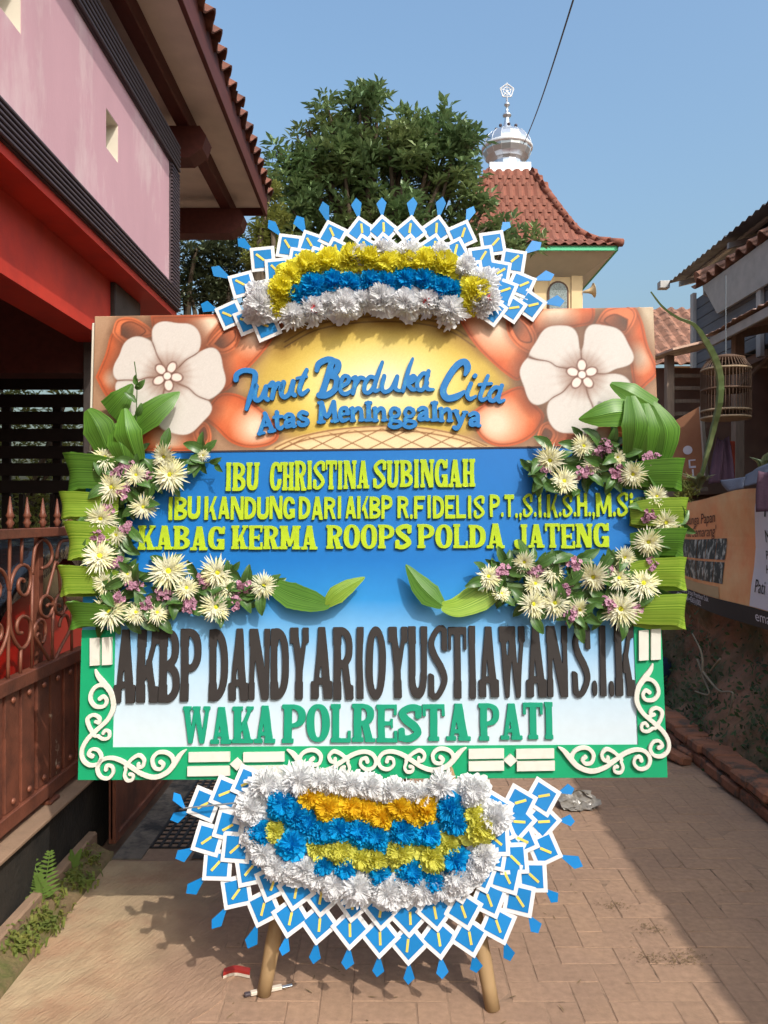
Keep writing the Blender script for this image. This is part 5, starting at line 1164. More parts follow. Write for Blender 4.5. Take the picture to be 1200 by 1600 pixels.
# lean-to: roof sheet, rafters, posts, dark back wall
M_sheet = mat('rusty_sheet', srgb(224, 186, 162), .7, .15, 4, .15, 30, coord='World', c2=srgb(166, 126, 106), c2scale=3)
M_edge = mat('pale_edge', srgb(190, 184, 176), .7, .15, 9)
M_wood = mat('old_grey_wood', srgb(150, 130, 114), .85, .2, 9, coord='World', stretch=(6, 6, 1))
M_void = mat('sooty_wall', srgb(140, 112, 98), .95, .3, 4, coord='World')
lt = thing('lean_to', 'open lean-to with rusty sheet roof above the earth bank', 'lean-to', (4, 4, 1.74))
def lput(B, name, m, smooth=False): return world_child(B.build(name, m, lt, smooth))
for k in range(12):                                    # sheets side by side along the roof
    y = -3.2+.82*k; B = MB(); vs = []
    for j in range(2):
        for i in range(17):
            t = i/16; yy = y+.86*t
            vs.append((2.78+j*2.3+random.uniform(-.02, .01)*(1-j), yy, 3.12+j*.46+.010*math.sin(i*math.pi)+.014*(i % 2)))
    n = len(vs)//2; vs2 = [(x, y_, z+.004) for x, y_, z in vs]
    B.add(vs+vs2, [(i, i+1, n+i+1, n+i) for i in range(16)]+[(2*n+i+1, 2*n+i, 3*n+i, 3*n+i+1) for i in range(16)]+[(i+1, i, 2*n+i, 2*n+i+1) for i in range(16)])
    if y < 6.2: lput(B, 'roof_sheet', M_sheet)
B = MB(); B.bbox((2.80, -3.2, 3.03), (2.83, 6.60, 3.105), .003); lput(B, 'eave_board', M_edge)
for yb in (6.5, 5.2, 3.9, 2.6, .5): B = MB(); B.prism([(2.83, 0, 3.05), (5.1, 0, 3.50), (5.1, 0, 3.57), (2.83, 0, 3.11)], (0, yb, 0), (0, yb+.06, 0)); lput(B, 'rafter', M_wood)
for x, yb in ((2.95, 6.45), (2.95, 3.0), (4.9, 6.45)): B = MB(); B.bbox((x, yb, 1.74), (x+.08, yb+.08, 3.10), .004); lput(B, 'post', M_wood)
B = MB(); B.tube([(2.97, 6.45, 2.65), (3.45, 6.45, 3.12)], .018, 6); lput(B, 'brace', M_wood)
B = MB(); B.box((4.98, -3.2, 1.74), (5.05, 8.8, 4.4)); lput(B, 'back_wall', M_void); B = MB(); B.box((2.50, 7.3, 1.74), (4.97, 7.34, 2.98)); lput(B, 'end_wall', M_void)
for k in range(10): B = MB(); z = 1.80+k*.115; B.bbox((2.62, 7.0+random.uniform(-.02, .02), z), (2.95, 7.03, z+.035), .002); lput(B, 'slat', M_wood)
B = MB(); B.prism([(2.52, 6.7, 3.02), (3.1, 6.7, 3.16), (3.1, 7.6, 3.20), (2.45, 7.6, 3.06)], (0, 0, 0), (0, 0, .02)); lput(B, 'roof_sheet', M_sheet)
B = MB(); B.bbox((2.56, 6.95, 1.74), (2.63, 7.02, 3.03), .004); lput(B, 'post', M_wood)
# upper roofs of the same house
hr = thing('grey_house', 'grey boarded house with tile eave and metal sheet roof above the lean-to', 'house', (4.6, 5, 1.74))
def rput(B, name, m, smooth=False): return world_child(B.build(name, m, hr, smooth))
M_zinc = mat('zinc_sheet', srgb(150, 152, 158), .55, .12, 6, metal=.1, coord='World', c2=srgb(110, 108, 108), c2scale=2)
M_strut = mat('pale_strut', srgb(190, 186, 182), .6, .12)
M_board = mat('grey_board', srgb(112, 116, 122), .8, .15, 6, coord='World', stretch=(1, 1, 6))
M_tileR = mat('brown_roof_tile', srgb(156, 112, 92), .9, .2, 8, .2, 50, rnd=.2, coord='World', c2=srgb(108, 78, 66), c2scale=6)
for k in range(9):                                     # corrugated upper sheets
    y = 9.50-.8*(k+1); B = MB(); vs = []
    for j in range(2):
        for i in range(25): t = i/24; vs.append((3.5+j*2.6, y+.82*t, 4.44+j*.62+.012*math.cos(i*math.pi/2)))
    n = 25; vs2 = [(x, y_, z+.003) for x, y_, z in vs]
    B.add(vs+vs2, [(i, i+1, n+i+1, n+i) for i in range(24)]+[(2*n+i+1, 2*n+i, 3*n+i, 3*n+i+1) for i in range(24)]+[(i+1, i, 2*n+i, 2*n+i+1) for i in range(24)]); rput(B, 'metal_sheet', M_zinc)
for k in range(4): x = 3.72+k*.55; z = 4.46+(x-3.5)*.238-.055; B = MB(); B.bbox((x, 2.3, z), (x+.05, 9.45, z+.035), .003); rput(B, 'purlin', M_strut)
for yb in (9.2, 7.9, 6.6, 5.3, 4.0): B = MB(); B.prism([(3.55, 0, 4.33), (6.1, 0, 4.94), (6.1, 0, 5.00), (3.55, 0, 4.39)], (0, yb, 0), (0, yb+.05, 0)); rput(B, 'rafter', M_strut)
B = MB(); B.bbox((3.40, 9.45, 4.38), (3.52, 9.56, 4.47), .004); rput(B, 'gutter_end', M_strut)
B = MB(); B.tube([(4.9, 8.0, 4.8), (4.9, 8.0, 5.6)], .03, 8); rput(B, 'pipe', M_strut)
TR_ = s_tile('roof_tile', M_tileR, .22, .34, .04); far = MB(); sr = R(24)
for r in range(5):
    for k in range(27):
        yy = 8.10-.22*k
        Mt = Matrix.Translation((3.3+.27*r*math.cos(sr)+random.uniform(-.012, .012), yy, 4.03+.27*r*math.sin(sr)+.014*r)) @ Euler((random.uniform(-.04, .04), -sr+random.uniform(-.03, .03), random.uniform(-.04, .04))).to_matrix().to_4x4()
        if r < 3 and k < 22: o = put('roof_tile', TR_, hr); o.matrix_parent_inverse = hr.matrix_basis.inverted(); o.matrix_basis = Mt
        else: far.add([Mt @ v.co for v in TR_.vertices], [tuple(p.vertices) for p in TR_.polygons])
o = rput(far, 'roof_tile', M_tileR); o['kind'] = 'stuff'; o['label'] = 'brown tiles higher on the roof'
B = MB()
for q in range(1): B.tube([(3.33, 8.16, 4.10), (4.8, 8.16, 4.75)], .07, 10)
rput(B, 'ridge_cap', M_tileR)
B = MB(); B.prism([(3.34, 8.06, 3.98), (3.34, 2.2, 3.98), (3.34, 2.2, 3.60), (3.34, 7.70, 3.60)], (0, 0, 0), (.03, 0, 0)); rput(B, 'fascia', M_edge)
B = MB(); B.prism([(3.36, 0, 4.0), (4.9, 0, 4.68), (4.9, 0, 3.2), (3.36, 0, 3.9)], (0, 8.06, 0), (0, 8.09, 0)); rput(B, 'gable_board', M_edge)
for k in range(7): B = MB(); z = 3.10+k*.12; B.bbox((3.42, 8.4, z), (4.97, 8.43, z+.115), .004); rput(B, 'board', M_board)
for k in range(7): B = MB(); z = 3.10+k*.12; B.bbox((3.40, 3.0, z), (3.42, 8.38, z+.115), .004); rput(B, 'board', M_board)
for x, yb in ((3.36, 8.40), (3.355, 6.9), (3.355, 5.4)): B = MB(); B.bbox((x, yb-.05, 3.0), (x+.04, yb+.03, 4.0), .003); rput(B, 'post', M_strut)
B = MB(); B.box((3.45, 3.0, 3.0), (4.95, 8.38, 3.08)); rput(B, 'floor_slab', M_void)

# bird cage under the lean-to
M_cane = mat('cane', srgb(104, 78, 60), .7, .15, 12)
M_canel = mat('pale_cane', srgb(170, 146, 118), .7, .15, 12)
cg = P(1134, 655, 5.45); cage = thing('bird_cage', 'round cane bird cage hanging under the lean-to roof', 'bird cage', cg); rc = .165; hc = .36
for z, r, m in ((0, rc, M_canel), (.05, rc, M_canel), (hc*.55, rc, M_cane), (hc-.02, rc, M_canel)):
    B = MB(); B.lathe([(r-.008, z), (r+.004, z), (r+.004, z+.014), (r-.008, z+.014)], (0, 0, 0), 28); B.build('hoop', m, cage, True)
for k in range(44):
    a = k*math.tau/44; B = MB(); B.tube([(rc*math.cos(a), rc*math.sin(a), .0), (rc*math.cos(a), rc*math.sin(a), hc), (rc*.75*math.cos(a), rc*.75*math.sin(a), hc+.06)], .0028, 4); B.build('bar', M_cane, cage)
B = MB(); B.lathe([(rc*.76, hc+.055), (rc*.78, hc+.07), (rc*.4, hc+.09), (.02, hc+.10)], (0, 0, 0), 20); B.build('cage_top', M_cane, cage, True)
B = MB(); B.lathe([(rc-.012, .002), (rc-.012, .008)], (0, 0, 0), 20); B.build('cage_floor', M_cane, cage)
B = MB(); B.tube([(0, 0, hc+.09), (0, 0, 1.02)], .004, 6); B.build('hook', M_wire, cage)

# things on the ledge above the bank
M_box = mat('cardboard', srgb(176, 124, 92), .85, .1, 6, c2=srgb(150, 100, 74), c2scale=3)
q = P(1078, 752, 5.9); cb = thing('cardboard_carton', 'tall opened cardboard carton with white marks leaning on the ledge', 'carton', q)
Mx = Matrix.Rotation(R(-4), 4, 'Y') @ Matrix.Rotation(R(-28), 4, 'Z')
B = MB(); B.prism([(-.11, 0, 0), (.10, 0, 0), (.10, 0, .56), (-.11, 0, .46)], (0, 0, 0), (0, .02, 0)); B.v = [tuple(Mx @ Vector(v)) for v in B.v]; B.build('front', M_box, cb)
B = MB(); B.prism([(.101, 0, 0), (.101, .25, .0), (.101, .25, .5), (.101, 0, .56)], (0, 0, 0), (.012, 0, 0)); B.v = [tuple(Mx @ Vector(v)) for v in B.v]; B.build('side', M_edge, cb)
B = MB(); B.lathe([(.034, 0), (.034, .002)], (0, 0, 0), 18, Matrix.Rotation(R(90), 4, 'X')); B.v = [tuple(Mx @ (Vector(v)+Vector((0, -.0025, .24)))) for v in B.v]; B.build('round_mark', M_bwh, cb)
for a in ((-.0, .10, .05, .115), (.0, .155, .05, .165), (-.0, .10, .012, .165), (.02, .03, .032, .09)): B = MB(); B.box((a[0], -.0025, a[1]), (a[2], -.0005, a[3])); B.v = [tuple(Mx @ Vector(v)) for v in B.v]; B.build('printed_mark', M_bwh, cb)
def cloth(name, pts, nx, ny, wav, m, label):           # four corner points TL TR BR BL
    a, b_, c, d = [Vector(p) for p in pts]; B = MB(); vs = []
    for j in range(ny+1):
        for i in range(nx+1):
            s, t = i/nx, j/ny; p = a.lerp(b_, s).lerp(d.lerp(c, s), t); p.y += wav*(math.sin(s*11+t*2)+.6*math.sin(s*23+1+t*3)); p.z -= .03*math.sin(s*math.pi)*(1-t); vs.append(p)
    B.add(vs, [(j*(nx+1)+i, j*(nx+1)+i+1, (j+1)*(nx+1)+i+1, (j+1)*(nx+1)+i) for j in range(ny) for i in range(nx)])
    o = B.build(name, m, None, True); md = o.modifiers.new('thickness', 'SOLIDIFY'); md.thickness = .004; return tag(o, label, 'cloth')
M_purp = mat('purple_cloth', srgb(92, 68, 84), .9, .15, 9, .3, 60); M_gblue = mat('grey_blue_cloth', srgb(122, 128, 144), .9, .12, 9, .3, 60)
cloth('hanging_cloth', [P(1122, 682, 5.5), P(1136, 682, 5.5), P(1150, 752, 5.4), P(1108, 756, 5.5)], 16, 14, .022, M_purp, 'dark purple garment hanging from a peg behind the cactus stem')
cloth('folded_cloth', [P(1128, 750, 4.9), P(1200, 722, 4.5), P(1196, 752, 4.45), P(1140, 768, 4.8)], 18, 8, .03, M_gblue, 'grey blue cloth draped over the top of the bank')
cloth('hanging_cloth', [P(1186, 735, 4.2), P(1225, 722, 4.2), P(1225, 798, 4.2), P(1182, 800, 4.2)], 12, 10, .016, M_purp, 'purple cloth hanging down over the banner corner')
B = MB(); B.bbox((-.03, -.02, 0), (.03, .02, .30), .006); o = B.build('red_post', mat('faded_red', srgb(150, 58, 38), .7, .15), None); o.location = P(1141, 752, 5.75); tag(o, 'short faded red post standing behind the purple garment', 'post')
# long arching cactus stem and plants on the ledge
pl = thing('climbing_cactus', 'long bare green cactus stem arching up past the roofs from the ledge', 'cactus', P(1094, 752, 5.2))
q = [P(x, y, Y) for x, y, Y in ((1094, 752, 5.2), (1103, 715, 5.15), (1114, 672, 5.1), (1124, 628, 5.0), (1125, 590, 4.95), (1117, 560, 4.9), (1102, 532, 4.85), (1085, 508, 4.8), (1060, 497, 4.75), (1036, 480, 4.7), (1017, 456, 4.65))]
q = spline(q, 6); B = MB(); k = len(q); B.tube(q, [(.012+.013*math.sin(min(1, i/k*1.4)*math.pi*.85))*(1-.75*max(0, i/k-.55)/.45)*(1+.10*(i % 3 == 0)) for i in range(k)], 4); world_child(B.build('stem', mat('cactus_green', srgb(104, 122, 74), .6, .15, 20, c2=srgb(128, 136, 92), c2scale=8), pl))
def leafy(label, base, n, L, wd, m, cat='plant', spread=.6):
    root = thing('plant', label, cat, base)
    for k in range(n):
        a = k*2.4+random.uniform(-.3, .3); d = Vector((math.cos(a), math.sin(a), 0))*spread; l = L*random.uniform(.7, 1.1); pts = [Vector((0, 0, 0)), d*l*.4+Vector((0, 0, l*.6)), d*l+Vector((0, 0, l*.75))]; pts = spline(pts, 4)
        kk = len(pts); s = Vector((-d.y, d.x, 0)).normalized(); B = MB(); B.ribbon(pts, [wd*(.15+math.sin(math.pi*(i/(kk-1))**.8)) if i < kk-1 else .002 for i in range(kk)], [s]*kk, -.25, 2); B.build('leaf', m, root, True, False)
M_var = leaf_mat('variegated_leaf', srgb(104, 132, 84), srgb(178, 186, 150), .2, .4, 12); M_dull = leaf_mat('dull_leaf', srgb(82, 96, 62), srgb(128, 130, 96), .2, .5, 12)
leafy('pale variegated plant at the right end of the ledge', P(1196, 742, 4.6), 9, .17, .028, M_var)
leafy('dull low plant at the foot of the cactus stem', P(1092, 764, 5.1), 16, .14, .016, M_dull, spread=.9)
B = MB()
for k in range(300):
    p = P(1072+random.gauss(0, 9), 766+random.gauss(0, 8), 5.2+random.gauss(0, .08)); d = Vector((random.gauss(0, 1), random.gauss(0, 1), random.uniform(.2, 1.5))).normalized()*random.uniform(.02, .05); s = d.cross(Vector((0, 1, .1))).normalized(); B.ribbon([p, p+d], [.004, .001], [s]*2, 0, 1)
tag(B.build('moss_clump', M_weed, None, flip=False), 'mossy clump on the ledge beside the board', 'moss', kind='stuff')

# ------------------------------------------------------------------ the minaret
M_tileT = mat('red_roof_tile', srgb(142, 86, 70), .85, .10, 10, .1, 40, rnd=.10, c2=srgb(120, 76, 62), c2scale=5)
M_tow = mat('cream_tower_wall', srgb(238, 208, 162), .85, .06, 5)
M_gf = mat('green_fascia', srgb(92, 196, 146), .6, .06, 6)
M_chrome = mat('polished_steel', srgb(216, 220, 226), .32, .06, 4, metal=.85)
M_wsteel = mat('white_steel', srgb(238, 238, 240), .4, .04, 4, metal=.3)
TC = Vector((2.53, 15.8, 0))
tow = thing('minaret', 'cream minaret with flared red tile roof, green fascia and steel onion dome', 'minaret', TC)
hb = 1.22; we = 1.736; ZE = 6.50
def roof_z(w_): return float(np.interp(w_, [.40, .62, .85, 1.05, 1.185, 1.42, we+.06], [8.52, 8.06, 7.58, 7.18, 6.94, 6.72, 6.53]))
B = MB(); B.box((-hb, -hb, 0), (hb, hb, 6.12)); wl = B.build('wall', M_tow, tow)
for x in (-hb-.015, hb-.20): B = MB(); B.bbox((x, -hb-.03, 0), (x+.215, -hb-.002, 6.12), .005); B.build('pilaster', M_tow, tow)
for x in (-.19, .60): B = MB(); B.bbox((x, -hb-.02, 0), (x+.10, -hb-.002, 6.12), .005); B.build('pilaster', M_tow, tow)
B = MB(); B.add([(-we, -we, 6.44), (we, -we, 6.44), (we, we, 6.44), (-we, we, 6.44), (-hb, -hb, 6.10), (hb, -hb, 6.10), (hb, hb, 6.10), (-hb, hb, 6.10)], [(0, 1, 5, 4), (1, 2, 6, 5), (2, 3, 7, 6), (3, 0, 4, 7)]); B.build('soffit', mat('pale_soffit', srgb(204, 196, 176), .8, .06), tow)
for s in range(4):
    Mr = Matrix.Rotation(s*math.pi/2, 4, 'Z'); B = MB(); B.bbox((-we-.02, -we-.02, 6.42), (we+.02-.0, -we+.012, 6.52), .005); B.v = [tuple(Mr @ Vector(v)) for v in B.v]; B.build('fascia', M_gf, tow)
def arch(cx, w_, z0, z1, name, m, y, d, par, n=10):
    p = [(cx-w_/2, 0, z0), (cx+w_/2, 0, z0)]+[(cx+w_/2*math.cos(t), 0, z1-w_/2+w_/2*math.sin(t)) for t in np.linspace(0, math.pi, n)]; m_ = MB(); m_.prism(p, (0, y, 0), (0, y+d, 0)); return m_.build(name, m, par)
M_fr = mat('window_frame_brown', srgb(92, 62, 48), .6, .1); M_gl = mat('patterned_glass', srgb(150, 160, 160), .25, .25, 30, c2=srgb(110, 124, 122), c2scale=40)
for cx in (-.75, .12, .46+.31):
    w_ = arch(cx, .40, 5.20, 6.02, 'window', M_fr, -hb-.028, .026, tow); arch(cx, .33, 5.235, 5.985, 'pane', M_gl, -hb-.036, .008, w_)
# roof skin and tiles (front face one by one)
for s in range(4):
    Mr = Matrix.Rotation(s*math.pi/2, 4, 'Z'); ws = [we+.05, 1.42, 1.185, 1.05, .85, .62, .40]; B = MB(); vs = []
    for w_ in ws: vs += [(-w_, -w_, roof_z(w_)-.03), (w_, -w_, roof_z(w_)-.03)]
    B.add([Mr @ Vector(v) for v in vs], [(2*i, 2*i+1, 2*i+3, 2*i+2) for i in range(6)]); B.build('roof_deck', M_tileT, tow)
# tile rows at equal steps up the slope
prof = [(w_, roof_z(w_)) for w_ in np.linspace(we+.06, .42, 200)]; L = [0]
for i in range(1, 200): L.append(L[-1]+math.hypot(prof[i][0]-prof[i-1][0], prof[i][1]-prof[i-1][1]))
TT_ = s_tile('roof_tile', M_tileT, .18, .25, .020, 6, .012); far = MB(); nr = int(L[-1]/.185)
for r in range(nr):
    d0 = r*.185; i0 = int(np.searchsorted(L, d0)); i1 = min(199, int(np.searchsorted(L, d0+.22))); w0, z0 = prof[i0]; w1, z1 = prof[i1]
    sl2 = math.atan2(z1-z0, w0-w1); nc = int((w0+w1)/.18)+1
    for c in range(nc):
        x = (c-(nc-1)/2)*.18
        if abs(x) > (w0+w1)/2+.03: continue
        for s in range(4):
            Mt = Matrix.Rotation(s*math.pi/2, 4, 'Z') @ Matrix.Translation((x, -w0, z0+.012)) @ Matrix.Rotation(math.pi/2, 4, 'Z') @ Matrix.Rotation(-sl2-.04, 4, 'Y')
            if s == 0: put('roof_tile', TT_, tow, Mt @ Euler((random.uniform(-.02, .02), random.uniform(-.02, .02), random.uniform(-.02, .02))).to_matrix().to_4x4())
            else: far.add([Mt @ v.co for v in TT_.vertices], [tuple(p.vertices) for p in TT_.polygons])
o = far.build('roof_tile', M_tileT, tow); o['kind'] = 'stuff'; o['label'] = 'red tiles on the other faces of the roof'
hipm = MB(); hipm.lathe([(.075, -.02), (.065, .25), (.03, .25)], (0, 0, 0), 8); HIP = hipm.mesh('hip_tile', M_tileT, True)
for s in range(4):
    for r in range(int(L[-1]/.2)):
        i0 = int(np.searchsorted(L, r*.2)); i1 = min(199, int(np.searchsorted(L, r*.2+.2))); a = Vector((prof[i0][0], -prof[i0][0], prof[i0][1]+.02)); b_ = Vector((prof[i1][0], -prof[i1][0], prof[i1][1]+.02))
        put('hip_tile', HIP, tow, Matrix.Rotation(s*math.pi/2, 4, 'Z') @ Matrix.Translation(a) @ (b_-a).to_track_quat('Z', 'Y').to_matrix().to_4x4())
B = MB(); B.bbox((-.42, -.42, 8.46), (.42, .42, 8.66), .01); B.build('dome_base', M_wsteel, tow)
pan = [(.34, 8.66), (.32, 8.80), (.36, 8.86), (.44, 8.92), (.49, 9.02), (.505, 9.12), (.49, 9.22), (.44, 9.32), (.35, 9.41), (.22, 9.47), (.12, 9.50)]
n = 16; B = MB(); B.lathe(pan, (0, 0, 0), n); dome = B.build('dome', M_chrome, tow)
for k in range(n): a = (k+.0)*math.tau/n; B = MB(); B.tube([(r*1.0*math.cos(a), r*1.0*math.sin(a), z) for r, z in pan[3:]], .004, 5); B.build('dome_seam', M_wsteel, dome, True)
B = MB(); B.lathe([(.505, 9.07), (.525, 9.09), (.525, 9.13), (.505, 9.15)], (0, 0, 0), 32); B.build('dome_band', M_wsteel, dome, True)
B = MB(); B.lathe([(.14, 9.49), (.11, 9.53), (.07, 9.62), (.045, 9.74), (.045, 9.76), (.09, 9.79), (.09, 9.82), (.04, 9.85), (.025, 9.98), (.06, 10.01), (.06, 10.04), (.025, 10.07), (.015, 10.22)], (0, 0, 0), 16); B.build('finial_pole', M_chrome, tow, True)
for k in range(8): a = k*math.tau/8; B = MB(); B.lathe([(.005, -.035), (.03, -.02), (.035, 0), (.03, .02), (.005, .035)], (.22*math.cos(a), .22*math.sin(a), 9.52), 8); B.build('finial_ball', M_rib, tow, True)
B = MB(); pc = [(.145*math.sin(t), 0, 10.31+.145*math.cos(t)) for t in np.arange(5)*math.tau/5]
for k in range(5): B.tube([pc[k], pc[(k+1) % 5]], .014, 6)
for k in range(5): B.tube([pc[k], (0, 0, 10.31)], .008, 5)
pi_ = [(.075*math.sin(t), 0, 10.31+.075*math.cos(t)) for t in np.arange(13)*math.tau/12]; B.tube(pi_, .010, 6); B.tube([(0, 0, 10.18), (0, 0, 10.48)], .009, 6); B.build('pentagon_emblem', M_wsteel, tow)
B = MB(); B.lathe([(.02, 0), (.04, .1), (.07, .16), (.13, .20), (.14, .205)], (0, 0, 0), 14, Matrix.Rotation(R(80), 4, 'Y')); o = B.build('loudspeaker', M_tow, None, True); o.location = TC+Vector((hb+.02, -hb-.05, 5.80)); tag(o, 'small horn loudspeaker fixed to the corner of the minaret', 'loudspeaker')
# small tiled house between board and lean-to
sh_ = thing('tiled_house', 'distant low house with a red brown tile roof beside the board corner', 'house', (6.6, 13.5, 0))
B = MB(); B.box((-1.6, 0, 0), (2.6, 3, 4.2)); B.build('wall', M_tow, sh_)
B = MB(); B.add([(-2, -.4, 4.15), (3, -.4, 4.15), (3, 1.5, 5.6), (-1.9, 1.5, 5.6)], [(0, 1, 2, 3)]); B.build('roof_deck', M_tileR, sh_)
TS = s_tile('roof_tile', M_tileR, .21, .30, .03, 6, .014); ang = math.atan2(1.45, 1.9)
for r in range(9):
    for c in range(15): put('roof_tile', TS, sh_, Matrix.Translation((-1.9+.21*c, -.42+.26*r*math.cos(ang), 4.17+.26*r*math.sin(ang))) @ Matrix.Rotation(math.pi/2, 4, 'Z') @ Matrix.Rotation(-ang, 4, 'Y'))

# ------------------------------------------------------------------ trees
M_bark = mat('bark', srgb(92, 78, 64), .9, .25, 8, .5, 20)
M_tl = mat('mango_leaf', srgb(116, 142, 92), .42, .3, 2, trans=.28, spec=.55, coord='World', c2=srgb(142, 154, 96), c2scale=1.1)
M_tl2 = mat('yellow_green_leaf', srgb(150, 154, 84), .5, .25, 2, trans=.2, coord='World')
M_tl3 = mat('dark_leaf', srgb(96, 106, 76), .45, .25, 2, trans=.12, spec=.4, coord='World')
def tufts(B, c, n, L, up, rng):
    for k in range(n):
        a = rng.uniform(0, 6.28); e = rng.uniform(-.5, 1.1); d = Vector((math.cos(a)*math.cos(e), math.sin(a)*math.cos(e), math.sin(e)))+up*.55; d.normalize(); l = L*rng.uniform(.7, 1.15)
        s = d.cross(Vector((rng.uniform(-.3, .3), rng.uniform(-.3, .3), 1))).normalized(); p0 = c+d*.02; p1 = c+d*l*.55; p2 = c+d*l+Vector((0, 0, -l*.22)); o = len(B.v)
        wd = l*.135
        B.v += [tuple(p0), tuple(p1+s*wd), tuple(p1-s*wd), tuple(p2)]; B.uv += [(0, 0)]*4; B.f += [(o, o+1, o+3, o+2)]
def tree(name, label, base, blobs, nt, L, m, seed, group=None):
    rng = random.Random(seed); root = thing(name, label, 'tree', base, group=group); base = Vector(base)
    C = [(P(px, py, Y)-base, r/F*Y*.88) for px, py, r, Y in blobs]; lo = min(c.z-r for c, r in C); cen = sum((c for c, r in C), Vector())/len(C)
    B = MB(); fork = Vector((cen.x*.5, cen.y*.5, lo*.75)); B.tube(spline([(0, 0, 0), fork*.5+Vector((.06, .05, 0)), fork], 5), [.17-.008*i for i in range(11)], 10)
    for c, r in C:
        for q in range(2):
            e = c+Vector((rng.uniform(-.6, .6), rng.uniform(-.6, .6), rng.uniform(-.4, .7)))*r; mid = fork.lerp(e, .5)+Vector((rng.uniform(-.15, .15), rng.uniform(-.15, .15), .12)); B.tube(spline([fork, mid, e], 4), [.075*(1-i/10) for i in range(9)], 6)
    B.build('trunk', M_bark, root, True)
    K = MB(); tot = sum(r*r for c, r in C)
    for c, r in C:
        clumps = []
        while len(clumps) < 9:
            v_ = Vector((rng.gauss(0, 1), rng.gauss(0, 1), rng.gauss(0, 1))).normalized()*rng.uniform(.5, .95); clumps.append(v_)
        for k in range(int(nt*r*r/tot)):
            d = Vector((rng.gauss(0, 1), rng.gauss(0, 1), rng.gauss(0, 1))).normalized(); rr = r*(rng.uniform(.25, 1.0)**.5)*(1+.12*math.sin(d.x*7+d.z*9+c.x*5)); q_ = clumps[rng.randrange(len(clumps))]; d = (q_+Vector((rng.gauss(0, .27), rng.gauss(0, .27), rng.gauss(0, .27)))); rr = r
            tufts(K, c+d*rr, rng.randint(6, 9), L, d*.5+Vector((0, 0, .5)), rng)
    o = K.build('crown', m, root, flip=False); return root
TY = 10.5
tree('mango_tree', 'large dense dark green mango tree behind the board and left of the minaret', (-.1, 11.4, 0),
     [(580, 205, 55, TY), (560, 170, 26, TY), (585, 158, 22, TY), (508, 185, 24, TY), (510, 240, 62, TY), (462, 262, 42, TY), (455, 320, 58, TY), (530, 310, 80, TY+.4), (600, 280, 80, TY), (645, 215, 40, TY), (630, 190, 18, TY), (665, 250, 62, TY), (690, 215, 32, TY), (715, 230, 38, TY), (725, 275, 46, TY), (690, 320, 70, TY+.4), (620, 350, 70, TY), (745, 330, 34, TY), (500, 370, 60, TY), (560, 390, 60, TY), (700, 390, 50, TY), (755, 380, 40, TY-.3), (800, 388, 26, TY-.5), (830, 382, 22, TY-.6), (440, 380, 46, TY), (508, 160, 12, TY), (556, 150, 12, TY), (574, 140, 12, TY), (650, 188, 12, TY), (690, 186, 12, TY), (740, 215, 13, TY), (478, 205, 12, TY), (432, 235, 12, TY), (465, 215, 10, TY)], 2500, .19, M_tl, 5)
tree('fruit_tree', 'dark sparse tree behind the pink house eave with sky showing through', (-2.6, 9.6, 0), [(330, 420, 46, 9.2), (300, 455, 34, 9.2), (370, 430, 36, 9.4), (350, 385, 26, 9.3), (300, 400, 22, 9.0), (340, 470, 40, 9.4)], 700, .12, M_tl3, 8)
tree('young_tree', 'small yellow green tree between the eave and the mango tree', (-1.5, 8.8, 0), [(425, 330, 24, 8.9), (415, 365, 26, 8.9), (400, 392, 24, 8.8), (440, 395, 26, 8.9), (430, 300, 14, 8.9), (420, 420, 26, 8.9)], 420, .12, M_tl2, 9)
tree('garden_tree', 'light green garden tree seen through the slatted screen', (-4.6, 8.6, 0), [(20, 640, 70, 8.2), (80, 700, 70, 8.2), (-20, 720, 70, 8.2), (40, 780, 70, 8.1), (110, 640, 50, 8.4), (110, 790, 60, 8.2), (-60, 800, 80, 8.2), (60, 860, 80, 8)], 1100, .11, M_tl2, 12)

# overhead cable
wr = MB(); a = P(905, -30, 6.0); c = P(818, 225, 15.0); wr.tube([a.lerp(c, k/20)+Vector((0, 0, -.10*math.sin(k/20*math.pi))) for k in range(21)], .008, 6)
tag(wr.build('overhead_cable', M_rib, None, True), 'thin black cable running through the sky to the minaret dome', 'cable')

# ------------------------------------------------------------------ small things on the ground
def gp(px, py): Y = CAMZ*F/(py-CY); return Vector(((px-CX)/F*Y, Y, 0))
M_sole = mat('cream_foam_scrap', srgb(220, 206, 190), .7, .06); M_rsole = mat('red_scrap', srgb(168, 48, 42), .6, .1)
q = gp(370, 1526); sp_ = thing('slipper_scrap', 'broken red and cream sandal strap lying on the pavers by the left leg', 'sandal strap', q)
for m, z, dz in ((M_sole, .002, .010), (M_rsole, .0125, .010)):
    pts = [(-.045+.09*k/8, .006*math.sin(k*.6)-.015*(k/8)**2*0+.010*math.sin(k/8*math.pi)) for k in range(9)]; B = MB()
    po = [(x, y-.012, 0) for x, y in pts]+[(x, y+.014, 0) for x, y in reversed(pts)]; B.prism(po, (0, 0, z), (0, 0, z+dz)); o = B.build('strap_top' if m is M_rsole else 'strap_base', m, sp_); o.rotation_euler = (.0, 0, .12)
q = gp(418, 1548); kn = thing('box_cutter', 'cream box cutter with black tip lying under the left bamboo leg', 'box cutter', q+Vector((0, -.01, .003))); kn.rotation_euler = (0, 0, R(20))
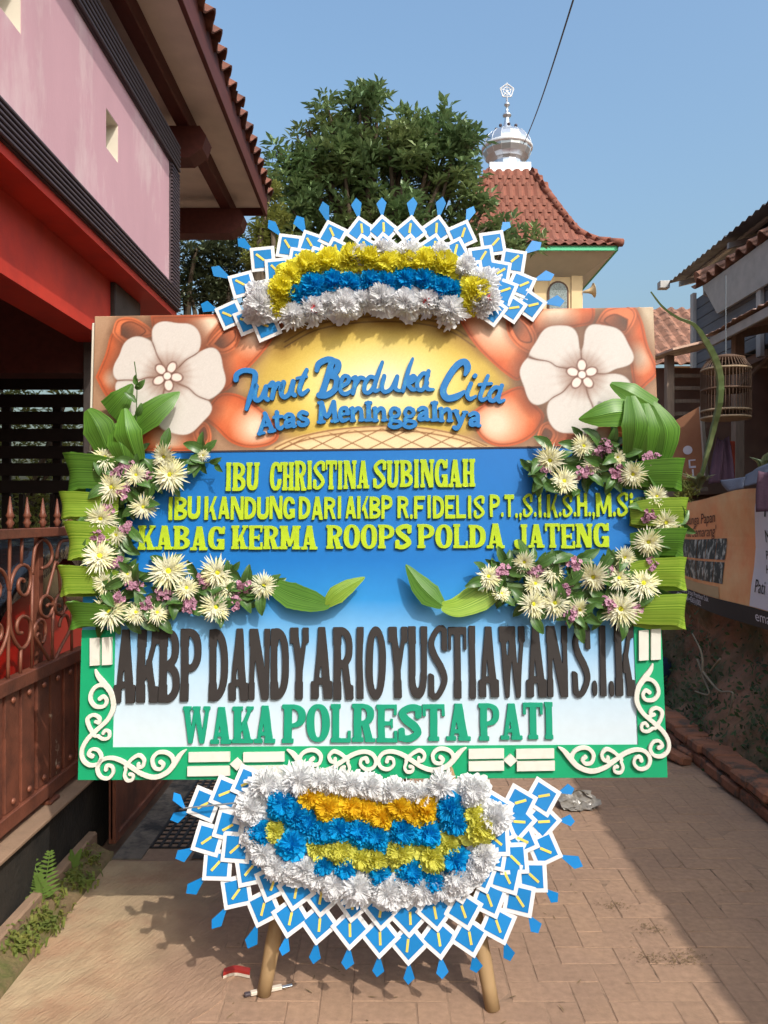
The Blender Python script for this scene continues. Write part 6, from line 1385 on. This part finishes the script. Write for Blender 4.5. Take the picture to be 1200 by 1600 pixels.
for nm, a, c, m in (('handle', (-.055, -.009, 0), (.05, .009, .012), M_sole), ('grip', (-.075, -.008, .001), (-.056, .008, .011), M_rib), ('slider', (-.03, -.004, .0122), (-.005, .004, .016), M_rib), ('blade', (.0505, -.006, .005), (.085, .006, .0062), M_chrome)): B = MB(); B.bbox(a, c, .0005 if nm == 'blade' else .002); B.build(nm, m, kn)
M_bag = mat('clear_plastic', srgb(190, 182, 172), .15, .1, 8, .8, 30, spec=.8, trans=.5, bdist=.01)
B = MB(); rg = random.Random(4); n = 22; vs = []
for j in range(13):
    for i in range(n):
        t = j/12; a = i*math.tau/n; r = .075*math.sin(math.pi*min(1, t*.9+.06))*(1+rg.uniform(-.35, .35)); vs.append((r*math.cos(a)*1.2+.11*t, r*math.sin(a)*.8, .005+max(0, .06*math.sin(math.pi*t)*(1+math.sin(a))*.6+rg.uniform(-.008, .008))))
B.add(vs, [(j*n+i, j*n+(i+1) % n, (j+1)*n+(i+1) % n, (j+1)*n+i) for j in range(12) for i in range(n)]); o = B.build('plastic_bag', M_bag); o.location = gp(888, 1262); tag(o, 'crumpled clear plastic bag on the pavers right of the lower paper fan', 'plastic bag')
# bits of straw, leaf and grit on the pavers
lit = MB()
for k in range(240):
    y = random.uniform(2.35, 4.9); x = random.uniform(-.55, 1.9); s = random.choice([.004, .006, .009, .016]); a = random.uniform(0, 6.28); d = Vector((math.cos(a), math.sin(a), random.uniform(0, .2))); t = Vector((-d.y, d.x, 0)); p = Vector((x, y, .0035)); lit.ribbon([p, p+d*s, p+d*s*2], [.0012, .0022, .0006], [t]*3, .3, 2)
for cx, cy in ((1.02, 2.93), (.95, 2.74), (1.10, 2.75), (1.05, 2.72), (.93, 3.1)):
    for k in range(90):
        x = cx+random.gauss(0, .035); y = cy+random.gauss(0, .02); a = random.uniform(0, 6.28); d = Vector((math.cos(a), math.sin(a), .3))*random.uniform(.003, .008); p = Vector((x, y, .003)); lit.ribbon([p, p+d], [.0015, .0012], [Vector((-d.y, d.x, 0)).normalized()]*2, 0, 1)
tag(lit.build('litter', mat('straw_bits', srgb(126, 104, 74), .9, .4, 30, coord='World'), None, flip=False), 'scattered straw, grit and leaf bits on the pavers', 'litter', kind='stuff')
